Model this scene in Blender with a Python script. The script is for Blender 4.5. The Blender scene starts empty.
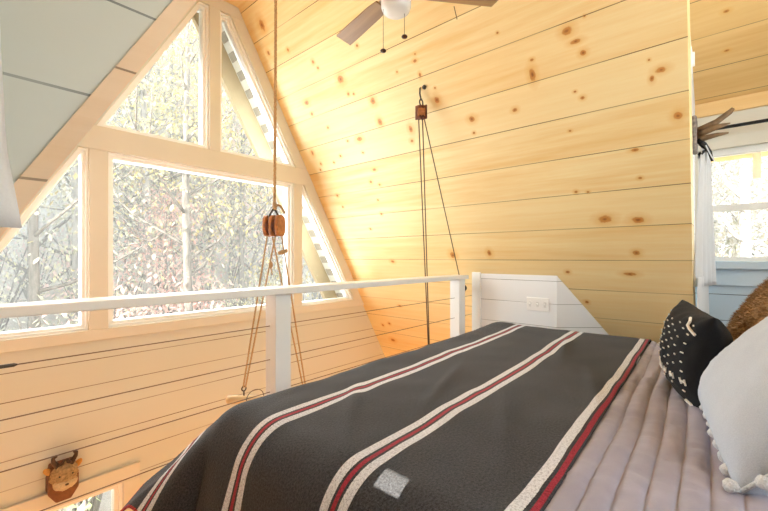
import bpy, bmesh, math, random
from mathutils import Vector, Matrix, noise
random.seed(7)
S = bpy.context.scene
COL = S.collection
PI = math.pi

# ------------------------------------------------------------------ helpers
def new_bm(): return bmesh.new()

def box(bm, x0, x1, y0, y1, z0, z1):
    vs = [bm.verts.new(p) for p in ((x0,y0,z0),(x1,y0,z0),(x1,y1,z0),(x0,y1,z0),(x0,y0,z1),(x1,y0,z1),(x1,y1,z1),(x0,y1,z1))]
    for f in ((0,3,2,1),(4,5,6,7),(0,1,5,4),(1,2,6,5),(2,3,7,6),(3,0,4,7)):
        bm.faces.new([vs[i] for i in f])
    return vs

def obox(bm, c, ax, ay, az, sx, sy, sz):
    c, ax, ay, az = Vector(c), Vector(ax), Vector(ay), Vector(az)
    vs = []
    for k in (-1, 1):
        for (i, j) in ((-1,-1),(1,-1),(1,1),(-1,1)):
            vs.append(bm.verts.new(c + ax*(i*sx/2) + ay*(j*sy/2) + az*(k*sz/2)))
    for f in ((0,3,2,1),(4,5,6,7),(0,1,5,4),(1,2,6,5),(2,3,7,6),(3,0,4,7)):
        bm.faces.new([vs[i] for i in f])

def prism_xz(bm, poly, y0, y1):
    """polygon of (x,z) extruded from y0 to y1"""
    a = [bm.verts.new((x, y0, z)) for x, z in poly]
    b = [bm.verts.new((x, y1, z)) for x, z in poly]
    n = len(poly)
    bm.faces.new(a); bm.faces.new(b[::-1])
    for i in range(n):
        bm.faces.new((a[i], b[i], b[(i+1)%n], a[(i+1)%n]))
    return a, b

def prism_xy(bm, poly, z0, z1):
    a = [bm.verts.new((x, y, z0)) for x, y in poly]
    b = [bm.verts.new((x, y, z1)) for x, y in poly]
    n = len(poly)
    bm.faces.new(a[::-1]); bm.faces.new(b)
    for i in range(n):
        bm.faces.new((a[i], a[(i+1)%n], b[(i+1)%n], b[i]))
    return a, b

def frame_of(t):
    t = t.normalized()
    u = t.cross(Vector((0,0,1)))
    if u.length < 1e-3: u = t.cross(Vector((1,0,0)))
    u.normalize()
    return u, t.cross(u).normalized()

def tube(bm, pts, r, n=8, caps=True):
    pts = [Vector(p) for p in pts]
    rr = r if isinstance(r, (list, tuple)) else [r]*len(pts)
    rings = []
    u = None
    for i, p in enumerate(pts):
        t = (pts[min(i+1, len(pts)-1)] - pts[max(i-1, 0)])
        if t.length < 1e-9: t = Vector((0,0,1))
        t.normalize()
        if u is None: u, v = frame_of(t)
        else:
            u = (u - t*u.dot(t))
            if u.length < 1e-6: u, v = frame_of(t)
            u.normalize(); v = t.cross(u).normalized()
        rings.append([bm.verts.new(p + (u*math.cos(2*PI*k/n) + v*math.sin(2*PI*k/n))*rr[i]) for k in range(n)])
    for a, b in zip(rings, rings[1:]):
        for k in range(n):
            bm.faces.new((a[k], a[(k+1)%n], b[(k+1)%n], b[k]))
    if caps:
        bm.faces.new(rings[0][::-1]); bm.faces.new(rings[-1])

def lathe(bm, c, prof, n=24, axis='z'):
    """prof: list of (radius, height)"""
    c = Vector(c); rings = []
    for r, h in prof:
        ring = []
        for k in range(n):
            a = 2*PI*k/n
            if axis == 'z': q = Vector((r*math.cos(a), r*math.sin(a), h))
            elif axis == 'x': q = Vector((h, r*math.cos(a), r*math.sin(a)))
            else: q = Vector((r*math.sin(a), h, r*math.cos(a)))
            ring.append(bm.verts.new(c + q))
        rings.append(ring)
    for a, b in zip(rings, rings[1:]):
        for k in range(n):
            bm.faces.new((a[k], a[(k+1)%n], b[(k+1)%n], b[k]))
    bm.faces.new(rings[0][::-1]); bm.faces.new(rings[-1])

def blob(bm, c, rx, ry, rz, seg=12, rings=8, M=None):
    m = Matrix.Translation(Vector(c)) @ (M or Matrix.Identity(4)) @ Matrix.Diagonal((rx, ry, rz, 1))
    return bmesh.ops.create_uvsphere(bm, u_segments=seg, v_segments=rings, radius=1, matrix=m)['verts']

def obj(name, bm, mat, parent=None, smooth=False, bevel=0, uv=None, solid=0, recalc=True):
    if recalc: bmesh.ops.recalc_face_normals(bm, faces=bm.faces[:])
    if uv:
        l = bm.loops.layers.uv.new('UVMap')
        for f in bm.faces:
            for lp in f.loops: lp[l].uv = uv(lp.vert.co)
    me = bpy.data.meshes.new(name)
    bm.to_mesh(me); bm.free()
    if parent is not None:
        base = Vector((0,0,0)); p = parent
        while p is not None:
            base += p.location; p = p.parent
        me.transform(Matrix.Translation(-base))
    if smooth:
        for p in me.polygons: p.use_smooth = True
    me.materials.append(mat)
    o = bpy.data.objects.new(name, me); COL.objects.link(o)
    if parent is not None: o.parent = parent
    if bevel:
        b = o.modifiers.new('Bevel', 'BEVEL'); b.width = bevel; b.segments = 2; b.limit_method = 'ANGLE'
    if solid:
        s = o.modifiers.new('Solidify', 'SOLIDIFY'); s.thickness = solid; s.offset = 0
    return o

def tag(o, label=None, cat=None, group=None, kind=None):
    if label: o['label'] = label
    if cat: o['category'] = cat
    if group: o['group'] = group
    if kind: o['kind'] = kind
    return o

def thing(name, label, cat, loc=(0,0,0), group=None):
    o = bpy.data.objects.new(name, None); COL.objects.link(o)
    o.location = loc; o.empty_display_size = .05
    return tag(o, label, cat, group)

def struct(name, bm, mat, label=None, **k):
    o = obj(name, bm, mat, **k); o['kind'] = 'structure'
    if label: o['label'] = label
    return o

# ------------------------------------------------------------------ materials
class NT:
    def __init__(s, name):
        s.m = bpy.data.materials.new(name); s.m.use_nodes = True
        s.t = s.m.node_tree; s.t.nodes.clear()
        s.out = s.n('ShaderNodeOutputMaterial')
        s.b = s.n('ShaderNodeBsdfPrincipled')
        s.l(s.b.outputs[0], s.out.inputs[0])
    def n(s, ty, **kw):
        x = s.t.nodes.new(ty)
        for k, v in kw.items(): setattr(x, k, v)
        return x
    def l(s, a, b): s.t.links.new(a, b)
    def put(s, sock, v):
        if hasattr(v, 'is_output'): s.l(v, sock)
        else: sock.default_value = v
    def math(s, op, a, b=0., c=0., clamp=False):
        x = s.n('ShaderNodeMath', operation=op, use_clamp=clamp)
        s.put(x.inputs[0], a); s.put(x.inputs[1], b)
        if len(x.inputs) > 2: s.put(x.inputs[2], c)
        return x.outputs[0]
    def vmath(s, op, a, b=(0,0,0)):
        x = s.n('ShaderNodeVectorMath', operation=op)
        s.put(x.inputs[0], a); s.put(x.inputs[1], b)
        return x
    def mix(s, f, a, b):
        x = s.n('ShaderNodeMix', data_type='RGBA')
        s.put(x.inputs[0], f); s.put(x.inputs[6], a); s.put(x.inputs[7], b)
        return x.outputs[2]
    def rng(s, v, a, b, c=0., d=1.):
        x = s.n('ShaderNodeMapRange', clamp=True)
        s.put(x.inputs[0], v); s.put(x.inputs[1], a); s.put(x.inputs[2], b); s.put(x.inputs[3], c); s.put(x.inputs[4], d)
        return x.outputs[0]
    def noise(s, vec, scale, detail=3., rough=.5):
        x = s.n('ShaderNodeTexNoise'); s.put(x.inputs['Vector'], vec)
        x.inputs['Scale'].default_value = scale; x.inputs['Detail'].default_value = detail; x.inputs['Roughness'].default_value = rough
        return x.outputs['Fac']
    def comb(s, x, y, z=0.):
        c = s.n('ShaderNodeCombineXYZ'); s.put(c.inputs[0], x); s.put(c.inputs[1], y); s.put(c.inputs[2], z)
        return c.outputs[0]
    def bump(s, h, strength, dist=.01):
        x = s.n('ShaderNodeBump'); x.inputs['Strength'].default_value = strength; x.inputs['Distance'].default_value = dist
        s.put(x.inputs['Height'], h); s.l(x.outputs[0], s.b.inputs['Normal'])
    def set(s, **kw):
        for k, v in kw.items(): s.put(s.b.inputs[k.replace('_', ' ')], v)
        return s

def rgb(r, g, b): return (r, g, b, 1)
def srgb(r, g, b):
    f = lambda c: (c/255/12.92) if c/255 <= .04045 else ((c/255+.055)/1.055)**2.4
    return (f(r), f(g), f(b), 1)

def plain(name, col, rough=.6, metal=0., noise_amt=.08, nscale=40., bump=0.):
    m = NT(name)
    tc = m.n('ShaderNodeTexCoord').outputs['Object']
    nz = m.noise(tc, nscale, 4)
    c2 = tuple(c*(1-noise_amt*2) for c in col[:3]) + (1,)
    m.set(Base_Color=m.mix(m.rng(nz, .3, .7), c2, col), Roughness=rough, Metallic=metal)
    if bump: m.bump(nz, bump, .005)
    return m.m

def boards(name, pitch, v0, light, dark, seam_col, seam_w=.0032, grain=1., knots=None, rand_knots=.0, rough=.55, pale=.0, seam_vis=1.0):
    """boards running along UV.x, stacked along UV.y"""
    m = NT(name)
    uv = m.n('ShaderNodeUVMap').outputs[0]
    sp = m.n('ShaderNodeSeparateXYZ'); m.l(uv, sp.inputs[0])
    u, v = sp.outputs[0], sp.outputs[1]
    q = m.math('DIVIDE', m.math('SUBTRACT', v, v0), pitch)
    idx = m.math('FLOOR', q)
    fr = m.math('SUBTRACT', q, idx)
    wn = m.n('ShaderNodeTexWhiteNoise', noise_dimensions='1D'); m.l(idx, wn.inputs['W'])
    rnd = wn.outputs['Value']
    off = m.math('MULTIPLY', idx, 7.31)
    g1 = m.noise(m.comb(m.math('ADD', m.math('MULTIPLY', u, 1.3), off), m.math('MULTIPLY', v, 22.)), 1.6, 5, .6)
    g2 = m.noise(m.comb(m.math('ADD', m.math('MULTIPLY', u, .5), off), m.math('MULTIPLY', v, 7.)), 1.1, 2)
    f = m.math('ADD', m.math('MULTIPLY', m.rng(g1, .35, .72), .5*grain), m.math('MULTIPLY', m.rng(g2, .42, .75), .55*grain), clamp=True)
    f = m.math('MULTIPLY', f, m.math('ADD', .55, m.math('MULTIPLY', rnd, .6)))
    col = m.mix(f, light, dark)
    if knots or rand_knots:
        kn = None
        wv = m.noise(m.comb(m.math('MULTIPLY', u, 1.), v), 45., 2)
        if knots:
            for (ky, kz, a, b) in knots:
                d1 = m.math('MULTIPLY', m.math('SUBTRACT', u, ky), 1/a)
                d2 = m.math('MULTIPLY', m.math('SUBTRACT', v, kz), 1/b)
                d = m.math('ADD', m.math('MULTIPLY', d1, d1), m.math('MULTIPLY', d2, d2))
                kn = d if kn is None else m.math('MINIMUM', kn, d)
            kn = m.math('SQRT', kn)
        if rand_knots:
            vo = m.n('ShaderNodeTexVoronoi', feature='F1', voronoi_dimensions='2D')
            m.l(m.comb(m.math('MULTIPLY', u, 1.), m.math('MULTIPLY', v, 1.5)), vo.inputs['Vector']); vo.inputs['Scale'].default_value = 5.5
            sc = m.n('ShaderNodeSeparateXYZ'); m.l(vo.outputs['Color'], sc.inputs[0])
            rad = m.rng(sc.outputs[0], 1-rand_knots, 1., .0005, .085)
            k2 = m.math('DIVIDE', vo.outputs['Distance'], rad)
            kn = k2 if kn is None else m.math('MINIMUM', kn, k2)
        kn = m.math('ADD', kn, m.math('MULTIPLY', m.math('SUBTRACT', wv, .5), .9))
        col = m.mix(m.rng(kn, 3.0, .9, 0., .5), col, srgb(226, 166, 72))
        col = m.mix(m.rng(kn, 1.2, .8, 0., .85), col, srgb(198, 122, 42))
        col = m.mix(m.rng(kn, .55, .1, 0., .75), col, srgb(126, 64, 24))
    seam = m.math('LESS_THAN', fr, seam_w/pitch)
    sd = m.noise(m.comb(m.math('MULTIPLY', u, 1.2), m.math('MULTIPLY', idx, 3.7)), 1.3, 2)
    seamf = m.math('MULTIPLY', seam, m.rng(sd, .35, .6, .45*seam_vis, seam_vis))
    col = m.mix(seamf, col, seam_col)
    if knots:
        jx = m.math('LESS_THAN', m.math('ABSOLUTE', m.math('SUBTRACT', u, 1.007)), .0022)
        jz = m.math('LESS_THAN', m.math('ABSOLUTE', m.math('SUBTRACT', v, 2.280)), .026)
        col = m.mix(m.math('MULTIPLY', jx, jz), col, srgb(90, 58, 26))
    m.set(Base_Color=col, Roughness=rough)
    m.bump(m.math('SUBTRACT', m.math('MULTIPLY', g1, .12*grain), seam), .35, .003)
    return m.m

KN = [(2.416,2.672,.0262,.0267),(2.467,2.528,.0136,.0123),(2.262,2.487,.0104,.0088),(2.075,2.368,.0135,.0092),(2.051,2.328,.0101,.0069),(1.891,2.224,.028,.0191),(1.87,2.138,.0116,.0079),(1.826,2.128,.0091,.0062),(2.284,2.179,.0238,.0124),(2.275,2.108,.0129,.0088),(1.691,2.058,.0209,.0164),(1.691,1.94,.0197,.0179),(2.169,2.0,.011,.0075),(1.672,2.34,.0107,.0072),(1.31,2.165,.0128,.0072),(1.297,2.193,.007,.0048),(1.303,2.097,.0086,.0098),(1.448,2.149,.0074,.005),(1.231,2.017,.0071,.0048),(1.239,1.961,.0173,.0147),(.821,2.143,.0061,.0041),(1.472,1.858,.0157,.016),(1.056,1.828,.0197,.0124),(.811,1.819,.0143,.008),(.517,2.057,.0222,.0136),(.489,2.011,.0223,.0076),(.465,1.963,.0134,.0091),(.685,1.998,.0096,.0053),(.694,1.941,.0159,.0228),(.519,1.83,.0071,.004),(.491,1.799,.0106,.0064),(.227,1.872,.0052,.0035),(.188,1.828,.0207,.0092),(.221,1.806,.0085,.0101),(.139,1.653,.017,.013),(.565,1.677,.0074,.0042),(.442,2.085,.0054,.0036),(.461,1.252,.0329,.0161),(.316,1.239,.0283,.0145),(.58,1.397,.0093,.0063),(.523,1.391,.0078,.0044),(.303,1.55,.0175,.0063),(2.438,1.877,.0158,.0161),(2.393,1.792,.0099,.0081),(2.426,1.753,.01,.0082),(2.152,1.811,.0113,.0077),(2.246,1.781,.0096,.0065),(2.028,1.889,.0108,.0061),(1.913,1.881,.0263,.0131),(1.926,1.797,.0107,.0061),(1.877,1.681,.0179,.0085),(1.951,1.608,.0129,.0088),(1.878,1.581,.0109,.0062),(2.352,1.553,.0132,.009),(2.342,1.465,.0103,.007),(1.946,1.482,.0094,.0064),(1.962,1.383,.0115,.0078),(2.132,1.28,.0121,.0069),(2.026,1.017,.0205,.0097),(1.16,1.08,.0166,.0169),(.374,.96,.0306,.0092),(.612,.781,.0121,.0082),(.692,.963,.0134,.0081),(.335,1.074,.017,.0116),(1.442,1.068,.0232,.0194),(1.064,1.761,.0086,.0058),(1.491,1.795,.0128,.0087),(2.132,.623,.0176,.0075),(2.348,.43,.0141,.0096),(2.443,.403,.0144,.0098),(2.39,.253,.029,.0148),(.292,1.429,.0095,.0057)]
KN = [(a, b, c*.85, d*1.0) for a, b, c, d in KN]
PINE_L, PINE_D = srgb(247, 223, 168), srgb(232, 184, 104)
M_slope = boards('pine_slope_boards', .1755, 1.0325, PINE_L, PINE_D, srgb(120, 78, 34), knots=KN)
M_pine = boards('pine_boards', .1755, .02, PINE_L, PINE_D, srgb(120, 78, 34), rand_knots=.3)
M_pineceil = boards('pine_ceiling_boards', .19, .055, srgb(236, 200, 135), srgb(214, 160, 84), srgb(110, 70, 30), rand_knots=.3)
M_pineplain = boards('pine_trim_wood', .6, -.2, srgb(240, 205, 145), srgb(220, 168, 100), srgb(150, 100, 50), seam_w=0., grain=.7)
M_pineedge = boards('pine_edge_wood', .211, 1.168, srgb(230, 200, 164), srgb(214, 176, 132), srgb(90, 60, 30), seam_w=.004, grain=.7)
M_pinefloor = boards('pine_floor_boards', .13, 0., srgb(214, 168, 105), srgb(178, 120, 60), srgb(70, 42, 18), rand_knots=.25)
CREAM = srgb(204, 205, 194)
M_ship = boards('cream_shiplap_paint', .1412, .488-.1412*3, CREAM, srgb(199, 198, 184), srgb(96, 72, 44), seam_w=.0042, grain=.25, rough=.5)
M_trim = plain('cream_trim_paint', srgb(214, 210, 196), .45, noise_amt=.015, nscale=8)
M_sash = plain('white_sash_vinyl', srgb(244, 242, 236), .35, noise_amt=.01)
M_white = plain('white_rail_paint', srgb(236, 234, 228), .4, noise_amt=.015, nscale=9)
M_panel = boards('grey_shiplap_paint', .1737, 1.1465-.1737*8, srgb(196, 196, 182), srgb(188, 187, 172), srgb(30, 38, 36), seam_w=.0045, grain=.2, rough=.45)
M_box = boards('white_shiplap_paint', .141, .902-.141*6, srgb(236, 238, 240), srgb(232, 234, 236), srgb(120, 120, 118), seam_w=.003, grain=.15, rough=.45)
M_coolcast = boards('pale_blue_shiplap_paint', .149, .837-.149*6, srgb(198, 216, 228), srgb(192, 211, 224), srgb(96, 104, 112), seam_w=.004, grain=.15, rough=.45)  # bluish cast of the cold light put into the wall colour
M_coolcasttrim = plain('pale_blue_trim_paint', srgb(202, 218, 229), .45, noise_amt=.01)  # same cold bluish cast put into the trim colour
M_offwhite = plain('off_white_wall_paint', srgb(226, 220, 204), .6, noise_amt=.02, nscale=6)
M_soffit = plain('white_soffit_paint', srgb(235, 235, 232), .6, noise_amt=.02)
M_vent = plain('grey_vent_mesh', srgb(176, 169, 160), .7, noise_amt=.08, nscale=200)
M_barge = plain('beige_barge_board', srgb(200, 180, 150), .6, noise_amt=.04, nscale=12)
M_rope = plain('natural_rope_fibre', srgb(212, 172, 122), .9, noise_amt=.25, nscale=260, bump=.6)
M_darkrope = plain('dark_hoist_line', srgb(104, 82, 60), .85, noise_amt=.2, nscale=300)
M_block = plain('varnished_block_wood', srgb(192, 122, 66), .4, noise_amt=.25, nscale=50)
M_blockdark = plain('dark_block_wood', srgb(118, 64, 40), .4, noise_amt=.25, nscale=50)
M_iron = plain('dark_iron', srgb(84, 76, 66), .5, .7, noise_amt=.1)
M_steel = plain('steel_cable', srgb(112, 92, 70), .6, .0, noise_amt=.1)
M_black = plain('black_metal', srgb(30, 28, 28), .45, .3)
M_blade = boards('walnut_fan_blade', .3, -.1, srgb(164, 126, 82), srgb(124, 92, 58), srgb(60, 40, 26), seam_w=0., grain=1.3, rough=.4)
M_globe = plain('opal_glass', srgb(232, 228, 222), .25, noise_amt=.005)
M_bronze = plain('bronze_pull', srgb(66, 38, 20), .4, .5)
M_fanbody = plain('brushed_nickel', srgb(168, 164, 156), .35, .7, noise_amt=.05)
M_plastic = plain('white_switch_plastic', srgb(246, 246, 244), .3, noise_amt=.005)
M_switchgrey = plain('grey_switch_toggle', srgb(230, 230, 228), .35, noise_amt=.01)
M_palewood = plain('pale_bar_wood', srgb(222, 190, 140), .6, noise_amt=.08, nscale=20)
M_fur_deer = plain('beige_deer_fur', srgb(196, 164, 118), .95, noise_amt=.3, nscale=90, bump=.8)
M_muzzle = plain('cream_muzzle_fur', srgb(214, 190, 150), .95, noise_amt=.12, nscale=120, bump=.6)
M_plaque = plain('brown_plaque_wood', srgb(128, 78, 42), .6, noise_amt=.22, nscale=50)
M_antlerdark = plain('dark_horn', srgb(70, 44, 26), .6, noise_amt=.25, nscale=60)
M_ear = plain('tan_ear_fur', srgb(214, 158, 78), .9, noise_amt=.15, nscale=90)
M_antler = plain('weathered_antler', srgb(142, 110, 74), .6, noise_amt=.25, nscale=45)
M_antlerbase = plain('grey_antler_base', srgb(160, 144, 132), .75, noise_amt=.3, nscale=60)
M_mattress = plain('white_mattress_cover', srgb(232, 230, 226), .8)
M_bedframe = plain('dark_bed_frame_wood', srgb(96, 66, 44), .6, noise_amt=.15)
M_pom = plain('white_pompom_yarn', srgb(238, 240, 244), .95, noise_amt=.12, nscale=300, bump=.9)
M_stitch = plain('white_embroidery_yarn', srgb(240, 236, 228), .9, noise_amt=.05)

def glass():
    m = NT('window_glass')
    m.t.nodes.remove(m.b)
    tr = m.n('ShaderNodeBsdfTransparent'); tr.inputs[0].default_value = (.97, .985, .975, 1)
    gl = m.n('ShaderNodeBsdfGlossy'); gl.inputs['Roughness'].default_value = .02
    fr = m.n('ShaderNodeFresnel'); fr.inputs['IOR'].default_value = 1.10
    mx = m.n('ShaderNodeMixShader')
    m.l(fr.outputs[0], mx.inputs[0]); m.l(tr.outputs[0], mx.inputs[1]); m.l(gl.outputs[0], mx.inputs[2])
    m.l(mx.outputs[0], m.out.inputs[0])
    return m.m
M_glass = glass()

def cloth_translucent(name, col, tl=.4):
    m = NT(name)
    tc = m.n('ShaderNodeTexCoord').outputs['Object']
    nz = m.noise(tc, 350, 3)
    m.set(Base_Color=m.mix(m.rng(nz, .3, .7), tuple(c*.93 for c in col[:3])+(1,), col), Roughness=.9)
    t = m.n('ShaderNodeBsdfTranslucent'); t.inputs[0].default_value = col
    mx = m.n('ShaderNodeMixShader'); mx.inputs[0].default_value = tl
    m.l(m.b.outputs[0], mx.inputs[1]); m.l(t.outputs[0], mx.inputs[2]); m.l(mx.outputs[0], m.out.inputs[0])
    return m.m
M_curtain = cloth_translucent('white_curtain_linen', srgb(238, 238, 238), .3)
M_blind = cloth_translucent('white_blind_fabric', srgb(236, 238, 242), .6)

# ------------------------------------------------------------------ geometry constants
D = 2.6                                   # gable wall plane
CEIL = 2.82
def xr(z): return 1.391 + (CEIL - z)/1.732   # right slope, room side
def xl(z): return .041 + (z - 1.05)/1.732    # left slope, room side
XLC = xl(CEIL)
YL = .80                                  # end of left slope (left dormer starts)
XD, YC = 2.95, .117                       # right dormer wall, cheek plane
XW = -1.3                                 # left dormer wall
YB = -1.3                                 # wall behind the bed
ZM = -2.5                                 # great room floor

# ------------------------------------------------------------------ shell
bm = new_bm()
a, b = prism_xz(bm, [(xr(CEIL), CEIL), (xr(ZM), ZM), (xr(ZM)+.2, ZM), (xr(CEIL)+.2, CEIL)], 0, 2.72)
for v in bm.verts:
    if v.co.y < .05: v.co.y = .137 - .0165*v.co.z if v.co.z > 0 else .137
struct('wall_right', bm, M_slope, 'steep knotty pine board wall leaning inward on the right', uv=lambda c: (c.y, c.z))
bm = new_bm()
prism_xz(bm, [(xr(0), -.001), (xr(ZM), ZM), (xr(ZM)+.2, ZM), (xr(0)+.2, -.001)], YB, .13)
struct('wall_right_lower', bm, M_pine, uv=lambda c: (c.y, c.z))
# left slope: pine boards, their sawn ends facing the dormer
bm = new_bm()
t_ = .032
prism_xz(bm, [(xl(ZM), ZM), (xl(2.3), 2.3), (xl(2.3)-t_, 2.3), (xl(ZM)-t_, ZM)], YL-.006, 2.72)
prism_xz(bm, [(xl(2.3), 2.3), (XLC, CEIL), (XLC-t_, CEIL), (xl(2.3)-t_, 2.3)], YB, 2.72)
struct('wall_left', bm, M_pineedge, 'pine edged left slope of the roof beside the windows', uv=lambda c: (c.y*.3+c.x*.2, c.z))
bm = new_bm()
prism_xz(bm, [(xl(ZM)-t_, ZM), (XLC-t_, CEIL+.1), (XLC-.2, CEIL+.1), (xl(ZM)-.2, ZM)], YL+.03, 2.72)
struct('roof_left', bm, M_offwhite)
# left dormer cheek: grey shiplap panel
bm = new_bm()
prism_xz(bm, [(XW, 0), (xl(0)-t_, 0), (xl(2.3)-t_, 2.3), (XW, 2.3)], YL, YL+.03)
struct('wall_left_cheek', bm, M_panel, 'grey painted panel wall with dark seams, upper left', uv=lambda c: (c.x, c.z))
bm = new_bm()
prism_xz(bm, [(XW-.15, 1.66), (.80, 2.35), (.80, 2.5), (XW-.15, 1.81)], YB-.1, YL+.03)
struct('ceiling_left', bm, M_pineceil, uv=lambda c: (c.y, c.x))
# left dormer wall with window opening
WZ0, WZ1, WY0, WY1 = 1.165, 1.60, -.75, .55
bm = new_bm()
box(bm, XW-.12, XW, YB, YL+.03, -.2, WZ0); box(bm, XW-.12, XW, YB, YL+.03, WZ1, 1.8)
box(bm, XW-.12, XW, YB, WY0, WZ0, WZ1); box(bm, XW-.12, XW, WY1, YL+.03, WZ0, WZ1)
struct('wall_left_dormer', bm, M_offwhite)
# wall behind, its window opening added to let in fill light
bm = new_bm()
FW = (.25, 2.2, 1.15, 2.35)
prism_xz(bm, [(XW-.12, -.2), (3.1, -.2), (3.1, FW[2]), (XW-.12, FW[2])], YB-.1, YB)
prism_xz(bm, [(XW-.12, FW[2]), (FW[0], FW[2]), (FW[0], FW[3]), (XW-.12, 1.9)], YB-.1, YB)
prism_xz(bm, [(FW[1], FW[2]), (3.1, FW[2]), (3.1, 2.0), (FW[1], FW[3])], YB-.1, YB)
prism_xz(bm, [(FW[0], FW[3]), (FW[1], FW[3]), (1.6, 2.95), (.8, 2.95)], YB-.1, YB)
struct('wall_front', bm, M_offwhite, 'off white wall behind the head of the bed')
bm = new_bm(); box(bm, xl(ZM), xr(ZM), YB-.1, YB, ZM, -.2)
struct('wall_front_lower', bm, M_offwhite)
# ceilings
bm = new_bm(); box(bm, XLC-.25, xr(CEIL)+.25, YB-.1, 2.72, CEIL, CEIL+.12)
struct('ceiling', bm, M_pine, 'narrow flat pine ceiling strip at the peak', uv=lambda c: (c.y, c.x))
# floors
bm = new_bm()
prism_xy(bm, [(XW, YB), (3.02, YB), (3.02, 1.38), (xl(0)-.02, 1.38), (xl(0)-.02, YL+.03), (XW, YL+.03)], -.2, 0)
struct('floor', bm, M_pinefloor, uv=lambda c: (c.y, c.x))
bm = new_bm(); box(bm, xl(ZM)-.1, xr(ZM)+.1, YB-.1, D+.1, ZM-.1, ZM)
struct('floor_lower', bm, M_pinefloor, uv=lambda c: (c.y, c.x))

# right dormer: cheek, window wall, ceiling
def dceil(x): return 1.947 + .5*(XD - x)
bm = new_bm()
prism_xz(bm, [(3.02, 0), (XD+.12, 0), (XD+.12, dceil(XD+.12)), (1.467, 2.69), (1.467-.0, 2.69)], YC, YC+.015)
struct('wall_right_cheek', bm, M_box, 'narrow grey white edge wall where the pine slope ends', uv=lambda c: (c.x, c.z))
bm = new_bm()
x0 = 1.40
prism_xz(bm, [(x0, dceil(x0)), (XD+.12, dceil(XD+.12)), (XD+.12, dceil(XD+.12)+.12), (x0, dceil(x0)+.12)], YB-.1, YC+.04)
struct('ceiling_right', bm, M_pineceil, 'shaded pine ceiling of the right dormer', uv=lambda c: (c.y, c.x))
RZ0, RZ1, RY0, RY1 = 1.03, 1.685, -1.1, .105
bm = new_bm()
box(bm, XD, XD+.12, YB, YC+.015, -.2, RZ0)
struct('wall_right_dormer', bm, M_coolcast, 'pale blue shiplap wall below the right window', uv=lambda c: (c.y, c.z))
bm = new_bm()
box(bm, XD, XD+.12, YB, YC+.015, RZ1, 1.96)
box(bm, XD, XD+.12, RY1, YC+.015, RZ0, RZ1); box(bm, XD, XD+.12, YB, RY0, RZ0, RZ1)
struct('wall_right_dormer_upper', bm, M_offwhite)
bm = new_bm(); box(bm, XD-.02, XD, YB, YC, 1.874, 1.95)
struct('trim_1', bm, M_pineplain, 'pine board along the top of the right dormer wall', uv=lambda c: (c.y, c.z))
bm = new_bm(); box(bm, XD-.045, XD, YB, YC-.005, .985, 1.03)
struct('trim_2', bm, M_coolcasttrim, 'pale blue sill under the right window', bevel=.004)
bm = new_bm(); box(bm, XD-.018, XD, YB, YC-.005, .89, .985)
struct('trim_3', bm, M_coolcasttrim, bevel=.003)

# gable wall below the windows
LW = (-.55, .690, -1.7, -.238)   # lower window
bm = new_bm()
def band(z0, z1, xa=None, xb=None):
    prism_xz(bm, [(xl(z0) if xa is None else xa, z0), (xr(z0) if xb is None else xb, z0), (xr(z1) if xb is None else xb, z1), (xl(z1) if xa is None else xa, z1)], D, D+.12)
band(ZM, LW[2]); band(LW[2], LW[3], None, LW[0]); band(LW[2], LW[3], LW[1], None); band(LW[3], .62)
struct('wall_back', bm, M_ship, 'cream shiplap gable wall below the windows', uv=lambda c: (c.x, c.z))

# trims
ZS, ZT0, ZT1, ZP = .656, 1.643, 1.775, 2.74
ML, MR, KP = (.53, .618), (1.862, 1.945), (1.185, 1.26)
TN = [4]
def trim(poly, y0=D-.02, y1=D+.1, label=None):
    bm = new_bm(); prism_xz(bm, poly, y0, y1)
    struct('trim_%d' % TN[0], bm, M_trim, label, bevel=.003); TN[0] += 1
trim([(xl(.594), .594), (xr(.594), .594), (xr(ZS), ZS), (xl(ZS), ZS)], label='cream board along the sill of the gable windows')
trim([(xl(ZT0), ZT0), (xr(ZT0), ZT0), (xr(ZT1), ZT1), (xl(ZT1), ZT1)], label='wide cream board between upper and lower gable windows')
trim([(ML[0], ZS), (ML[1], ZS), (ML[1], ZT0), (ML[0], ZT0)], label='left upright cream post of the gable windows')
trim([(MR[0], ZS), (MR[1], ZS), (MR[1], ZT0), (MR[0], ZT0)], label='right upright cream post of the gable windows')
trim([(KP[0], ZT1), (KP[1], ZT1), (KP[1], ZP), (KP[0], ZP)], label='upright cream post between the upper gable windows')
TW = .105
trim([(xr(ZS)-TW, ZS), (xr(ZS), ZS), (xr(ZT0), ZT0), (xr(ZT0)-TW, ZT0)])
trim([(xr(ZT1)-TW, ZT1), (xr(ZT1), ZT1), (xr(ZP), ZP), (xr(ZP)-TW, ZP)])
trim([(xl(ZS), ZS), (xl(ZS)+TW, ZS), (xl(ZT0)+TW, ZT0), (xl(ZT0), ZT0)])
trim([(xl(ZT1), ZT1), (xl(ZT1)+TW, ZT1), (xl(ZP)+TW, ZP), (xl(ZP), ZP)])
trim([(xl(ZP), ZP), (xr(ZP), ZP), (xr(CEIL), CEIL), (xl(CEIL), CEIL)])
x0, x1, z0, z1 = LW
tw = .085
trim([(x0-tw, z1), (x1+tw, z1), (x1+tw, z1+tw), (x0-tw, z1+tw)]); trim([(x1, z0), (x1+tw, z0), (x1+tw, z1), (x1, z1)])
trim([(x0-tw, z0), (x0, z0), (x0, z1), (x0-tw, z1)]); trim([(x0-tw, z0-tw), (x1+tw, z0-tw), (x1+tw, z0), (x0-tw, z0)])

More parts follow.
